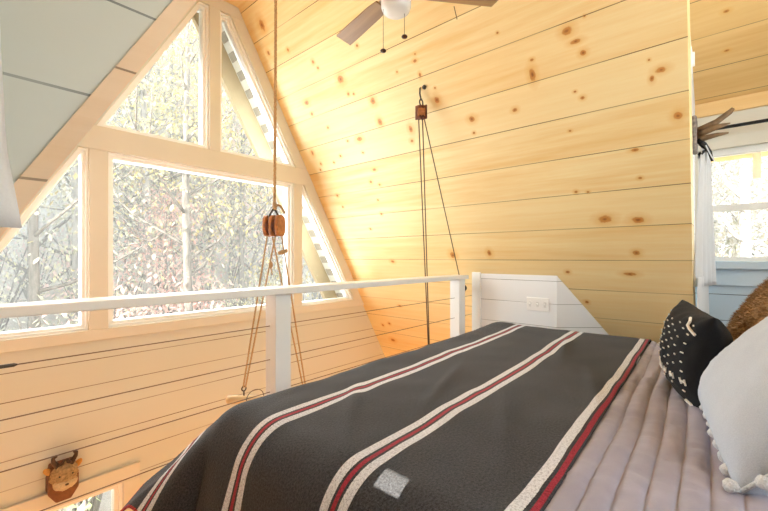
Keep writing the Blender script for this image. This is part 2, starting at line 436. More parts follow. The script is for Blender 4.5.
def inset(poly, d):
    n = len(poly); area = sum(poly[i][0]*poly[(i+1)%n][1]-poly[(i+1)%n][0]*poly[i][1] for i in range(n))
    s = 1 if area > 0 else -1
    L = []
    for i in range(n):
        p, q = Vector(poly[i]), Vector(poly[(i+1)%n]); e = (q-p).normalized()
        nn = Vector((-e.y, e.x))*s; L.append((p+nn*d, e))
    out = []
    for i in range(n):
        (p, e), (q, f) = L[i-1], L[i]
        c = e.x*f.y-e.y*f.x
        if abs(c) < 1e-6: out.append(tuple(q)); continue
        t = ((q-p).x*f.y-(q-p).y*f.x)/c; out.append(tuple(p+e*t))
    return out

WN = [1]
def window(poly, label, fw=.032, y=D+.02):
    bm = new_bm()
    inn = inset(poly, fw); n = len(poly)
    for i in range(n):
        j = (i+1) % n
        prism_xz(bm, [poly[i], poly[j], inn[j], inn[i]], y, y+.06)
    inn2 = inset(poly, fw*.45)
    for i in range(n):
        j = (i+1) % n
        prism_xz(bm, [poly[i], poly[j], inn2[j], inn2[i]], y-.022, y)
    fr = obj('window_%d' % WN[0], bm, M_sash); fr['kind'] = 'structure'; fr['label'] = label
    WN[0] += 1
    bm = new_bm(); prism_xz(bm, inset(poly, fw*.8), y+.028, y+.034)
    obj('pane', bm, M_glass, fr)
    return fr
window([(xl(ZS)+TW, ZS), (ML[0], ZS), (ML[0], ZT0), (xl(ZT0)+TW, ZT0)], 'lower left gable window with slanted side', .026)
window([(ML[1], ZS), (MR[0], ZS), (MR[0], ZT0), (ML[1], ZT0)], 'large middle gable window facing the woods')
window([(MR[1], ZS), (xr(ZS)-TW, ZS), (xr(ZT0)-TW, ZT0), (MR[1], ZT0)], 'narrow triangular gable window at lower right', .022)
zt = ZP
window([(xl(ZT1)+TW, ZT1), (KP[0], ZT1), (KP[0], zt), (xl(zt)+TW, zt)], 'upper left gable window under the peak', .028)
window([(KP[1], ZT1), (xr(ZT1)-TW, ZT1), (xr(zt)-TW, zt), (KP[1], zt)], 'upper right triangular gable window under the peak', .028)
window([(x0, z0), (x1, z0), (x1, z1), (x0, z1)], 'window low on the gable wall, bottom left', .035)

window([(FW[0], FW[2]), (FW[1], FW[2]), (FW[1], FW[3]), (FW[0], FW[3])], 'wide window behind the head of the bed', .04, YB-.08)  # made-up window, added for soft frontal fill
# dormer windows (planes of constant x)
def dormer_window(x, y0, y1, z0, z1, sgn, label, rail=None, mat=M_sash):
    bm = new_bm(); f = .045
    xa, xb = (x+.02, x+.07) if sgn > 0 else (x-.07, x-.02)
    box(bm, xa, xb, y0, y1, z0, z0+f*.5); box(bm, xa, xb, y0, y1, z1-f, z1)
    box(bm, xa, xb, y0, y0+f, z0, z1); box(bm, xa, xb, y1-f, y1, z0, z1)
    if rail: box(bm, xa-.008, xb, y0, y1, rail-.018, rail+.018)
    fr = obj('window_%d' % WN[0], bm, mat); fr['kind'] = 'structure'; fr['label'] = label; WN[0] += 1
    bm = new_bm(); box(bm, (xa+xb)/2-.003, (xa+xb)/2+.003, y0+.01, y1-.01, z0+.01, z1-.01)
    obj('pane', bm, M_glass, fr)
    return fr
wr = dormer_window(XD, RY0, RY1, RZ0, RZ1, 1, 'double hung window of the right dormer', rail=1.335)
bm = new_bm()
box(bm, XD-.018, XD+.01, RY0-.05, YC-.004, RZ1-.012, RZ1+.06)
struct('trim_%d' % TN[0], bm, M_offwhite, 'off white board above the right window', bevel=.003); TN[0] += 1
dormer_window(XW-.05+.0, WY0, WY1, WZ0, WZ1, 1, None)
# unseen blind and curtains added at the left dormer to shape a sun slit
GZ = WZ0 + .0225 + .030
GY0, GY1 = .160, .222
t = thing('roller_blind', 'white roller blind pulled down over the left dormer window', 'blind', (XW+.02, 0, WZ1))
bm = new_bm(); box(bm, XW+.012, XW+.015, WY0-.04, WY1+.04, GZ+.006, WZ1+.04); obj('blind_fabric', bm, M_blind, t)
bm = new_bm(); tube(bm, [(XW+.03, WY0-.05, WZ1+.05), (XW+.03, WY1+.05, WZ1+.05)], .022, 12); obj('roller', bm, M_white, t)
bm = new_bm(); box(bm, XW+.008, XW+.019, WY0-.04, WY1+.04, GZ, GZ+.012); obj('bottom_bar', bm, M_white, t)

def wavy_sheet(bm, path, z0, z1, nz=14, amp=.012, waves=6, flare=0., top=1.0, seed=0):
    """vertical cloth along a straight plan path (x,y)->(x,y); top = width factor at the top"""
    p, q = Vector(path[0]), Vector(path[1]); d = q-p; L = d.length; e = d/L; n = Vector((-e.y, e.x))
    nu = 48; rows = []
    for j in range(nz+1):
        f = j/nz; z = z1 + (z0-z1)*f
        wf = top + (1-top)*(f**.8)
        row = []
        for i in range(nu+1):
            s = i/nu
            u = .5 + (s-.5)*wf
            a = amp*(.5+.5*f)*math.sin(2*PI*waves*s + .6*math.sin(3*f+seed)) + flare*f*f
            pt = p + d*u + n*a
            row.append(bm.verts.new((pt.x, pt.y, z)))
        rows.append(row)
    for a, b in zip(rows, rows[1:]):
        for i in range(nu): bm.faces.new((a[i], a[i+1], b[i+1], b[i]))

for (ya, yb, lb) in ((WY0-.08, GY0, 'white curtain over the far part of the left dormer window'), (GY1, WY1+.1, 'white curtain at the cheek end of the left dormer window')):
    bm = new_bm(); wavy_sheet(bm, ((XW+.045, ya), (XW+.045, yb)), WZ0-.18, WZ1+.09, amp=.008, waves=max(2, int((yb-ya)/.06)))
    tag(obj('window_curtain', bm, M_curtain, smooth=True, solid=.002), lb, 'curtain')
bm = new_bm(); tube(bm, [(XW+.045, WY0-.15, WZ1+.1), (XW+.045, WY1+.16, WZ1+.1)], .009, 10)
tag(obj('curtain_rod', bm, M_black), 'black curtain rod above the left dormer window', 'curtain rod')

# exterior: soffit, vents, barge boards of the roof overhang
for sgn, nm in ((1, 'right'), (-1, 'left')):
    def X(z, off=0.): return (xr(z)-off) if sgn > 0 else (xl(z)+off)
    za, zb = -2.2, 2.95
    bm = new_bm()
    prism_xz(bm, [(X(za), za), (X(zb), zb), (X(zb)+sgn*.12, zb), (X(za)+sgn*.12, za)], 2.725, 2.93)
    root = tag(obj('roof_overhang', bm, M_soffit), 'white roof overhang with grey vents beyond the %s gable windows' % nm, 'roof', kind='structure')
    bm = new_bm()
    prism_xz(bm, [(X(za, .16), za), (X(zb-.02, .16), zb-.02), (X(zb)+sgn*.05, zb), (X(za)+sgn*.05, za)], 2.93, 2.97)
    obj('barge_board', bm, M_barge, root)
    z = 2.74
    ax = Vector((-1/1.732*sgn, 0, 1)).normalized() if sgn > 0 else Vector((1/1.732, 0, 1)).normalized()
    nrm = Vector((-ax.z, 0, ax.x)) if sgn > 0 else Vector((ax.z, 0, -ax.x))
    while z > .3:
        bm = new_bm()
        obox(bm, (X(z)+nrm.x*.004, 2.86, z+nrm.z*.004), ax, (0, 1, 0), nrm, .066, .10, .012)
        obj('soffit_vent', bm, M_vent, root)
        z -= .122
bm = new_bm(); box(bm, XLC-.3, xr(CEIL)+.3, 2.725, 2.97, 2.93, 3.02)
tag(obj('roof_ridge', bm, M_barge), kind='structure')
# soffit over the right dormer window, outside
bm = new_bm(); box(bm, XD+.13, XD+.6, YB, .3, 1.715, 1.74)
o = struct('eave_right', bm, M_pineplain, 'pine eave board outside the right dormer window', uv=lambda c: (c.y, c.x))
bm = new_bm(); box(bm, XD+.45, XD+.49, -.19, -.15, 1.55, 1.715); obj('eave_bracket', bm, M_sash, o)

# ------------------------------------------------------------------ white shiplap box under the slope
BX, BY0, BY1, BZ = 2.477, .757, 1.322, .943
bm = new_bm()
poly = [(BX, BY1), (BX, BY0), (2.71, .490), (3.06, .490), (3.06, BY1)]
a, b = prism_xy(bm, poly, 0, BZ)
# lean the back faces with the roof slope
for v in bm.verts:
    lim = xr(v.co.z) + .03
    if v.co.x > BX+.4: v.co.x = lim
for v in bm.verts:
    if abs(v.co.x-2.71) < .01 and v.co.z > .5:
        k = (xr(BZ)+.02-BX)/(2.71-BX); v.co.x = BX + (2.71-BX)*k; v.co.y = BY0 + (.490-BY0)*k
    if v.co.x > 2.4 and v.co.z < .1 and abs(v.co.y-.49) < .01 and v.co.x < 2.8:
        k = (xr(0)-BX)/(2.71-BX); v.co.x = BX + (2.71-BX)*k*.98; v.co.y = BY0+(.49-BY0)*k*.98
for v in bm.verts:
    if v.co.x > xr(v.co.z)+.02 and abs(v.co.y-BY1) > .01: v.co.y = min(v.co.y, BY0-.02) if v.co.z > .5 else BY0+(.49-BY0)*(xr(0)-BX)/(2.71-BX)*.98
o = struct('wall_box', bm, M_box, 'white shiplap box built under the pine slope by the rail', uv=lambda c: (c.x+c.y, c.z))
bm = new_bm()
box(bm, BX-.012, BX+.006, BY1-.06, BY1+.004, 0, BZ+.004)
struct('trim_%d' % TN[0], bm, M_white, bevel=.002); TN[0] += 1
# switch plate
t = thing('switch_plate', 'white triple switch plate on the white shiplap box', 'light switch', (BX, .872, .755))
bm = new_bm(); box(bm, BX-.007, BX+.001, .803, .941, .713, .797); obj('cover_plate', bm, M_plastic, t, bevel=.003)
for i in range(3):
    y = .826 + i*.046
    bm = new_bm(); box(bm, BX-.0085, BX-.006, y-.008, y+.008, .738, .772); s_ = obj('switch_slot', bm, M_switchgrey, t, bevel=.001)
    bm = new_bm(); obox(bm, (BX-.014, y, .757), (1, 0, .4), (0, 1, 0), (-.4, 0, 1), .010, .007, .008); obj('toggle', bm, M_plastic, s_, bevel=.001)

# ------------------------------------------------------------------ railing
YR = 1.33
t = thing('loft_railing', 'white painted loft railing with thin cables at the foot of the bed', 'railing', (.9, YR, 0))
bm = new_bm(); box(bm, -.022, 2.385, YR-.025, YR+.085, .903, .930); obj('top_rail', bm, M_white, t, bevel=.004)
for (xa, xb) in ((.873, .946), (2.30, 2.378)):
    bm = new_bm(); box(bm, xa, xb, YR, YR+.073, 0, .903); p = obj('post', bm, M_white, t, bevel=.003)
    for z in (.775, .64, .51, .375, .24, .105):
        bm = new_bm(); lathe(bm, (xa, YR+.036, z), [(.007, -.003), (.007, .001)], 10, 'x'); obj('cable_ferrule', bm, M_white, p)
CAB = (.775, .64, .51, .375, .24, .105)
for z in CAB:
    bm = new_bm(); tube(bm, [(xl(z)+.005, YR+.036, z), (xr(z)-.01, YR+.036, z)], .0017, 6)
    c = obj('cable', bm, M_steel, t)
    if z < .7: continue
    bm = new_bm(); lathe(bm, (.075, YR+.036, z), [(.002, -.05), (.0045, -.045), (.0045, -.022), (.0028, -.018), (.0028, .008), (.0048, .010), (.0048, .05), (.002, .056)], 10, 'x')
    obj('turnbuckle', bm, M_iron, c)
# cleat on the end post
t = thing('rope_cleat', 'dark iron cleat on the end post of the railing', 'cleat', (2.378, YR+.036, .835))
bm = new_bm(); box(bm, 2.378, 2.400, YR+.02, YR+.05, .825, .845); obj('base', bm, M_black, t, bevel=.003)
bm = new_bm(); lathe(bm, (2.378, YR+.036, .835), [(.009, .02), (.009, .034), (.02, .036), (.022, .048), (.014, .058)], 14, 'x'); obj('knob', bm, M_black, t)

# ------------------------------------------------------------------ left rope hoist
HX, HY, HZ = 1.217, 1.87, 1.225
def rope_pts(a, b, sag=0., n=10):
    a, b = Vector(a), Vector(b)
    return [a.lerp(b, i/n) + Vector((0, 0, -sag*math.sin(PI*i/n))) for i in range(n+1)]
def twisted(bm, pts, r):
    """three-strand rope"""
    P = [Vector(p) for p in pts]; L = 0; acc = [0]
    for a, b in zip(P, P[1:]): L += (b-a).length; acc.append(L)
    n = max(4, int(L/(r*1.6)))
    for s in range(3):
        q = []
        for i in range(n+1):
            d = L*i/n; k = 0
            while k < len(acc)-2 and acc[k+1] < d: k += 1
            f = (d-acc[k])/max(1e-9, acc[k+1]-acc[k]); c = P[k].lerp(P[k+1], f)
            u, v = frame_of(P[k+1]-P[k]); a = 2*PI*(s/3 + d/(r*9))
            q.append(c + (u*math.cos(a)+v*math.sin(a))*r*.5)
        tube(bm, q, r*.58, 5)
t = thing('rope_hoist', 'natural rope hoist with brown wooden double pulley block hanging by the large window', 'rope hoist', (HX, HY, HZ))
bm = new_bm(); twisted(bm, [(HX+.012, HY, CEIL), (HX+.010, HY, 2.2), (HX+.004, HY, HZ+.115)], .0085); obj('rope', bm, M_rope, t, smooth=True)
bm = new_bm()
twisted(bm, [(HX+.004, HY, HZ+.10), (HX+.016, HY-.01, HZ+.118), (HX+.034, HY-.012, HZ+.112), (HX+.05, HY-.012, HZ+.095), (HX+.062, HY-.012, HZ+.072)], .0075)
for k in range(3):
    lathe(bm, (HX+.004, HY, HZ+.095+k*.013), [(.009, -.006), (.0135, 0), (.009, .006)], 10)
obj('rope_knot', bm, M_rope, t, smooth=True)
bm = new_bm()
tube(bm, [(HX-.03, HY, HZ+.035), (HX-.026, HY, HZ+.06), (HX-.008, HY, HZ+.088), (HX+.008, HY, HZ+.088), (HX+.026, HY, HZ+.06), (HX+.03, HY, HZ+.035)], .006, 8); obj('iron_strap', bm, M_iron, t, smooth=True)
blk = new_bm()
ax_c = Vector((.36, -.933, 0)); side = Vector((.933, .36, 0))   # sheave axis, block turned about its rope
def shell(bm, off, th, w, h):
    c = Vector((HX, HY, HZ)) + ax_c*off
    n = 20; A = []; B = []
    for k in range(n):
        a = 2*PI*k/n; e = .55
        cx = math.copysign(abs(math.cos(a))**e, math.cos(a))*w; cz = math.copysign(abs(math.sin(a))**.8, math.sin(a))*h
        A.append(bm.verts.new(c + side*cx - ax_c*th/2 + Vector((0,0,cz)))); B.append(bm.verts.new(c + side*cx + ax_c*th/2 + Vector((0,0,cz))))
    bm.faces.new(A[::-1]); bm.faces.new(B)
    for k in range(n): bm.faces.new((A[k], A[(k+1)%n], B[(k+1)%n], B[k]))
for off in (-.040, 0, .040):
    bm = new_bm(); shell(bm, off, .020, .040, .060); obj('cheek', bm, M_block, t, bevel=.004)
for off in (-.020, .020):
    bm = new_bm()
    c = Vector((HX, HY, HZ-.004)) + ax_c*off
    u_, v_ = side, Vector((0,0,1))
    R0 = []; 
    for th in (-.008, 0, .008):
        R0.append([bm.verts.new(c + ax_c*th + (u_*math.cos(2*PI*k/18)+v_*math.sin(2*PI*k/18))*(.044 if th else .036)) for k in range(18)])
    for a, b in zip(R0, R0[1:]):
        for k in range(18): bm.faces.new((a[k], a[(k+1)%18], b[(k+1)%18], b[k]))
    bm.faces.new(R0[0]); bm.faces.new(R0[-1])
    obj('sheave', bm, M_blockdark, t)
LE, RE = Vector((1.038, HY, .375)), Vector((1.43, HY, .255))
for a, b in (((HX-.045, HY-.005, HZ-.055), LE+Vector((-.004, 0, 0))), ((HX-.005, HY-.02, HZ-.06), LE+Vector((.006, -.004, 0))),
             ((HX+.0, HY+.015, HZ-.06), RE+Vector((-.008, 0, 0))), ((HX+.05, HY, HZ-.055), RE+Vector((.008, 0, 0)))):
    bm = new_bm(); twisted(bm, rope_pts(a, b, 0, 4), .0048); obj('rope', bm, M_rope, t, smooth=True)
bm = new_bm(); blob(bm, (HX-.028, HY-.012, HZ-.215), .012, .012, .02, 10, 8); twisted(bm, [(HX-.028, HY-.012, HZ-.225), (HX-.020, HY-.014, HZ-.27)], .004)
obj('rope_knot', bm, M_rope, t, smooth=True)
bm = new_bm(); blob(bm, (HX+.053, HY-.005, HZ-.145), .017, .014, .014, 10, 8); blob(bm, (HX+.075, HY-.005, HZ-.137), .010, .010, .013, 8, 6); blob(bm, (HX+.034, HY-.005, HZ-.150), .012, .010, .011, 8, 6)
obj('rope_knot', bm, M_rope, t, smooth=True)
# hanging bar
t = thing('hanging_bar', 'pale wooden bar hanging from the left rope hoist', 'wooden bar', (1.2, HY, .325))
bm = new_bm(); tube(bm, [(.945, HY, .335), (.952, HY, .334), (1.0, HY, .322), (1.2, HY, .268), (1.44, HY, .205), (1.47, HY, .197)], [.012, .020, .021, .019, .021, .014], 16); obj('bar', bm, M_palewood, t, smooth=True)
for e in (LE, RE):
    bm = new_bm()
    tube(bm, [(e.x, HY, e.z-.05), (e.x, HY, e.z-.018)], .004, 8)
    tube(bm, [(e.x+.012*math.sin(2*PI*k/14), HY, e.z-.006-.012*math.cos(2*PI*k/14)) for k in range(15)], .0035, 6); obj('eye_bolt', bm, M_iron, t, smooth=True)
bm = new_bm(); tube(bm, [(1.09+.05*math.cos(PI*k/12), HY-.021, .31+.045*math.sin(PI*k/12)) for k in range(13)], .002, 6); obj('wire_loop', bm, M_iron, t)

# ------------------------------------------------------------------ right rope hoist, hooked into the pine slope
RX, RYY = 1.852, 1.325
hz = 2.035
t = thing('rope_hoist', 'small dark pulley block on a hook with thin lines, hung from the pine slope', 'rope hoist', (RX, RYY, 1.9))
bm = new_bm()
hook = [(xr(hz)-.002, RYY-.03, hz), (RX+.018, RYY-.02, hz+.008), (RX+.004, RYY-.008, hz+.016), (RX-.012, RYY, hz+.002), (RX-.014, RYY, hz-.030), (RX-.004, RYY, hz-.055), (RX+.006, RYY, hz-.062)]
tube(bm, hook, .0048, 8); lathe(bm, (xr(hz)-.006, RYY-.03, hz), [(.012, -.003), (.012, .008)], 12, 'x'); obj('hook', bm, M_iron, t, smooth=True)
bm = new_bm(); tube(bm, [(RX+.016*math.sin(2*PI*k/16)*1.0, RYY, hz-.078+.018*math.cos(2*PI*k/16)) for k in range(17)], .0045, 6); obj('shackle', bm, M_iron, t, smooth=True)
bz = hz-.135
for off in (-.024, 0., .024):
    bm = new_bm()
    box(bm, RX+off*.48-.0055, RX+off*.48+.0055, RYY-off*.55-.02, RYY-off*.55+.02, bz-.042, bz+.042)
    obj('cheek', bm, M_blockdark, t, bevel=.005)
bm = new_bm(); tube(bm, [(RX-.014, RYY+.016, bz), (RX+.014, RYY-.016, bz)], .026, 16); obj('sheave', bm, M_block, t)
endz = .03
for a, b in (((RX-.012, RYY+.01, bz-.03), (2.21, 1.50, endz)), ((RX+.006, RYY-.005, bz-.03), (2.215, 1.502, endz)), ((RX+.014, RYY-.010, bz-.03), (2.392, YR+.036, .85))):
    bm = new_bm(); tube(bm, rope_pts(a, b, 0, 8), .0036, 6); obj('rope', bm, M_darkrope, t, smooth=True)

# ------------------------------------------------------------------ ceiling fan
FX, FY = 1.22, .998
t = thing('ceiling_fan', 'three bladed ceiling fan with white globe hanging from the pine ceiling', 'ceiling fan', (FX, FY, CEIL))
bm = new_bm(); lathe(bm, (FX, FY, CEIL-.06), [(.02, 0), (.06, .02), (.065, .06)], 24); obj('canopy', bm, M_fanbody, t, smooth=True)
bm = new_bm(); tube(bm, [(FX, FY, CEIL-.05), (FX, FY, 2.29)], .012, 12); obj('downrod', bm, M_fanbody, t, smooth=True)
bm = new_bm(); lathe(bm, (FX, FY, 2.135), [(.055, 0), (.085, .02), (.09, .07), (.075, .115), (.03, .14)], 32); obj('motor_housing', bm, M_fanbody, t, smooth=True)
bm = new_bm(); lathe(bm, (FX, FY, 2.040), [(.02, 0), (.042, .003), (.055, .012), (.061, .03), (.062, .075), (.062, .12), (.058, .128)], 32); obj('lamp_globe', bm, M_globe, t, smooth=True)
for ang in (77, -41, 198):
    a = math.radians(ang); e = Vector((math.cos(a), math.sin(a), 0)); s_ = Vector((-math.sin(a), math.cos(a), 0))
    p = math.radians(14); w = s_*math.cos(p) + Vector((0,0,1))*math.sin(p); up = e.cross(w)
    bm = new_bm()
    c0 = Vector((FX, FY, 2.128))
    pr = [(.10, .030), (.16, .036), (.36, .041), (.425, .041)]
    up_ = []; dn = []
    for r_, hw in pr:
        up_ += [(c0+e*r_+w*hw, c0+e*r_-w*hw)]
    T = [[bm.verts.new(q+up*.004) for q in pq] for pq in up_]; Bt = [[bm.verts.new(q-up*.004) for q in pq] for pq in up_]
    for i in range(len(T)-1):
        bm.faces.new((T[i][0], T[i+1][0], T[i+1][1], T[i][1])); bm.faces.new((Bt[i][1], Bt[i+1][1], Bt[i+1][0], Bt[i][0]))
        for s2 in (0, 1): bm.faces.new((T[i][s2], Bt[i][s2], Bt[i+1][s2], T[i+1][s2]))
    bm.faces.new((T[0][0], T[0][1], Bt[0][1], Bt[0][0])); bm.faces.new((T[-1][0], Bt[-1][0], Bt[-1][1], T[-1][1]))
    bl = obj('blade', bm, M_blade, t, uv=lambda c, e=e, s_=s_, c0=c0: ((c-c0).dot(e), (c-c0).dot(s_)))
    bm = new_bm(); obox(bm, c0+e*.09+Vector((0,0,.008)), e, w, up, .09, .03, .006); obj('blade_iron', bm, M_fanbody, bl)
for (px, py, zb) in ((FX-.045, FY+.03, 1.888), (FX+.022, FY-.026, 1.953)):
    bm = new_bm(); tube(bm, [(px, py, 2.14), (px, py, zb)], .0012, 5); ch = obj('pull_chain', bm, M_iron, t)
    bm = new_bm(); lathe(bm, (px, py, zb-.006), [(.003, -.004), (.011, -.002), (.0125, .002), (.010, .006), (.003, .009)], 16); obj('pull', bm, M_bronze, ch, smooth=True)

# ------------------------------------------------------------------ small mounted animal head on the gable wall
AX, AZ = .415, -.055
t = thing('mounted_animal_head', 'small furry animal head with dark horns mounted on the cream gable wall', 'mounted head', (AX, D, AZ))
bm = new_bm()
pl = [(-.050, .05), (.050, .05), (.062, -.02), (.062, -.085), (.030, -.135), (-.030, -.135), (-.062, -.085), (-.062, -.02)]
prism_xz(bm, [(AX+x, AZ+z) for x, z in pl], D-.075, D); obj('plaque', bm, M_plaque, t, bevel=.006)
bm = new_bm(); blob(bm, (AX, D-.085, AZ+.005), .056, .055, .058, 20, 14)
for v in bm.verts:
    v.co += (v.co-Vector((AX, D-.085, AZ+.005))).normalized()*.014*noise.noise(v.co*60)
hd = obj('head', bm, M_fur_deer, t, smooth=True)
bm = new_bm(); blob(bm, (AX, D-.105, AZ-.030), .050, .045, .030, 18, 12)
for v in bm.verts: v.co += Vector((1, 1, 1))*.005*noise.noise(v.co*70)
mz = obj('muzzle', bm, M_muzzle, hd, smooth=True)
bm = new_bm(); blob(bm, (AX, D-.150, AZ-.022), .008, .005, .005, 12, 8); obj('nose', bm, M_antlerdark, hd, smooth=True)
for s_ in (-1, 1):
    bm = new_bm(); blob(bm, (AX+s_*.026, D-.132, AZ+.018), .004, .004, .004, 10, 8); obj('eye', bm, M_black, hd, smooth=True)
    bm = new_bm(); blob(bm, (AX+s_*.060, D-.06, AZ+.030), .015, .010, .024, 12, 8, Matrix.Rotation(s_*.7, 4, 'Y')); obj('ear', bm, M_ear, t, smooth=True)
    bm = new_bm()
    tube(bm, [(AX+s_*.018, D-.085, AZ+.035), (AX+s_*.030, D-.09, AZ+.060), (AX+s_*.044, D-.092, AZ+.085), (AX+s_*.046, D-.10, AZ+.106), (AX+s_*.034, D-.112, AZ+.116)], [.012, .012, .010, .008, .005], 10)
    tube(bm, [(AX+s_*.028, D-.09, AZ+.055), (AX+s_*.012, D-.105, AZ+.072), (AX+s_*.006, D-.115, AZ+.088)], [.010, .008, .005], 8)
    obj('horn', bm, M_antlerdark, t, smooth=True)

# ------------------------------------------------------------------ bed, quilt, blanket
BL, BR, BF, BH, BT = .50, 2.44, 1.165, -.86, .594
R = .11
def hmap(x, y):
    k = min(1, max(0, (x-1.5)/.9)); k = k*k*(3-2*k)
    return BT + .020*k + .006*noise.noise(Vector((x*1.6, y*1.6, 3))) - .0*y
def drape(x, y, lift, hang_flare=.10, wave=.0):
    x0, x1, y1 = BL+R, BR-R, BF-R
    cx, cy = min(max(x, x0), x1), min(y, y1)
    dx, dy = x-cx, y-cy
    d = math.hypot(dx, dy)
    z = hmap(cx, cy) + lift
    if d < 1e-9: return Vector((x, y, z))
    ux, uy = dx/d, dy/d
    cn = min(1, 2*max(0, -ux)*max(0, uy))
    hf = min(.74, hang_flare + .50*cn)
    if ux > 0: hf *= (1-ux)
    th = PI/2 - math.asin(hf)
    RR = R + lift; q = RR*th
    if d < q:
        h = RR*math.sin(d/RR); v = RR*(1-math.cos(d/RR))
    else:
        e = d-q; w = wave*math.sin((cx+cy)*19 + math.atan2(dy, dx)*7)*min(1, e/.15)
        h = RR*math.sin(th) + e*math.cos(th) + w; v = RR*(1-math.cos(th)) + e*math.sin(th)
    return Vector((cx+ux*h, cy+uy*h, z-v))

t = thing('bed', 'low wide mattress on a dark wooden frame under the quilt', 'bed', (1.47, .15, 0))
bm = new_bm(); box(bm, BL+.02, BR-.02, BH, BF-.02, .22, BT-.02); obj('mattress', bm, M_mattress, t, bevel=.09)
bm = new_bm(); box(bm, BL+.03, BR-.03, BH-.02, BF-.03, .10, .22); obj('bed_frame', bm, M_bedframe, t, bevel=.01)
for x in (BL+.10, BR-.10):
    for y in (BH+.08, BF-.12):
        bm = new_bm(); box(bm, x-.03, x+.03, y-.03, y+.03, 0, .10); obj('leg', bm, M_bedframe, t)
bm = new_bm(); box(bm, BL, BR, BH-.07, BH-.02, .10, .98); obj('headboard', bm, M_bedframe, t, bevel=.01)

def grid_cloth(bm, xs, ys, f):
    l = bm.loops.layers.uv.new('UVMap')
    V = [[bm.verts.new(f(x, y)) for x in xs] for y in ys]
    for j in range(len(ys)-1):
        for i in range(len(xs)-1):
            fc = bm.faces.new((V[j][i], V[j][i+1], V[j+1][i+1], V[j+1][i]))
            for lp, (a, b) in zip(fc.loops, ((i, j), (i+1, j), (i+1, j+1), (i, j+1))): lp[l].uv = (xs[a], ys[b])
def lin(a, b, n): return [a+(b-a)*i/n for i in range(n+1)]

QP = .046
def quilt_f(x, y):
    on = 1. if y < .26 else 0.
    p = drape(x, y, .006, .16, .010)
    yy = y - .03*(x-.5) + .006*noise.noise(Vector((x*3, y*3, 9)))
    ch = abs(math.sin(PI*yy/QP))**.38
    cross = 1 - .35*math.exp(-((((x*1.0+.02*noise.noise(Vector((x*5, y*5, 1)))) % .11) - .055)/.006)**2)
    pk = noise.noise(Vector((x*22, y*30, 2)))*.0036 + noise.noise(Vector((x*7, y*9, 5)))*.004 + noise.noise(Vector((x*60, y*40, 7)))*.0018
    p.z += on*(.0135*ch*cross + pk) - (0 if on else .004)
    return p
bm = new_bm()
grid_cloth(bm, lin(BL-.42, BR+.26, 220), lin(BH+.02, .27, 440) + lin(.30, BF+.42, 40)[0:], quilt_f)
def quilt_mat():
    m = NT('mauve_grey_quilt_cotton')
    uv = m.n('ShaderNodeUVMap').outputs[0]
    n1 = m.noise(uv, 6, 4); n2 = m.noise(uv, 900, 2)
    c = m.mix(m.rng(n1, .35, .65), srgb(156, 153, 170), srgb(174, 170, 187))
    c = m.mix(m.rng(n2, .4, .6, 0, .25), c, srgb(140, 134, 150))
    m.set(Base_Color=c, Roughness=.85); m.b.inputs['Sheen Weight'].default_value = .1
    m.bump(m.noise(uv, 120, 3), .25, .003)
    return m.m
tag(obj('quilt', bm, quilt_mat(), smooth=True, recalc=False), 'mauve grey channel stitched quilt covering the whole bed', 'quilt')

SK = .020
B0, B1, A0 = .2315, BF+.235, BL-.245
def blanket_f(x, y):
    yy = y
    p = drape(x, yy, .020, .26, .014)
    wr_ = .010*max(0, noise.noise(Vector((x*2.2+y*1.2, y*4.6-x*2.2, 4)))) + .004*noise.noise(Vector((x*7, y*9, 6)))
    # a few soft creases running across the bed
    for (cx, cy, dxv, dyv, amp, wd) in ((1.15, .72, .95, .30, .008, .020), (.95, .42, .9, .42, .009, .022), (1.9, .55, .97, .22, .008, .018), (.78, .80, .75, .66, .010, .025), (1.45, .33, .96, .26, .007, .02)):
        ex, ey = x-cx, y-cy; l_ = ex*dxv+ey*dyv; s_ = -ex*dyv+ey*dxv
        wr_ += amp*math.exp(-(s_/wd)**2)*math.exp(-(l_/.22)**2)
    edge = min(1, max(0, (y-B0)/.03))
    p.z += wr_*(.3+.7*edge) - .012*(1-edge)
    return p
bm = new_bm()
ysb = lin(B0, B1, 150)
grid_cloth(bm, lin(A0, BR+.16, 200), ysb, lambda x, y: blanket_f(x, y + SK*(x-.5)*max(0, 1-max(0, y-.9)/.35)*1.0 if True else y))
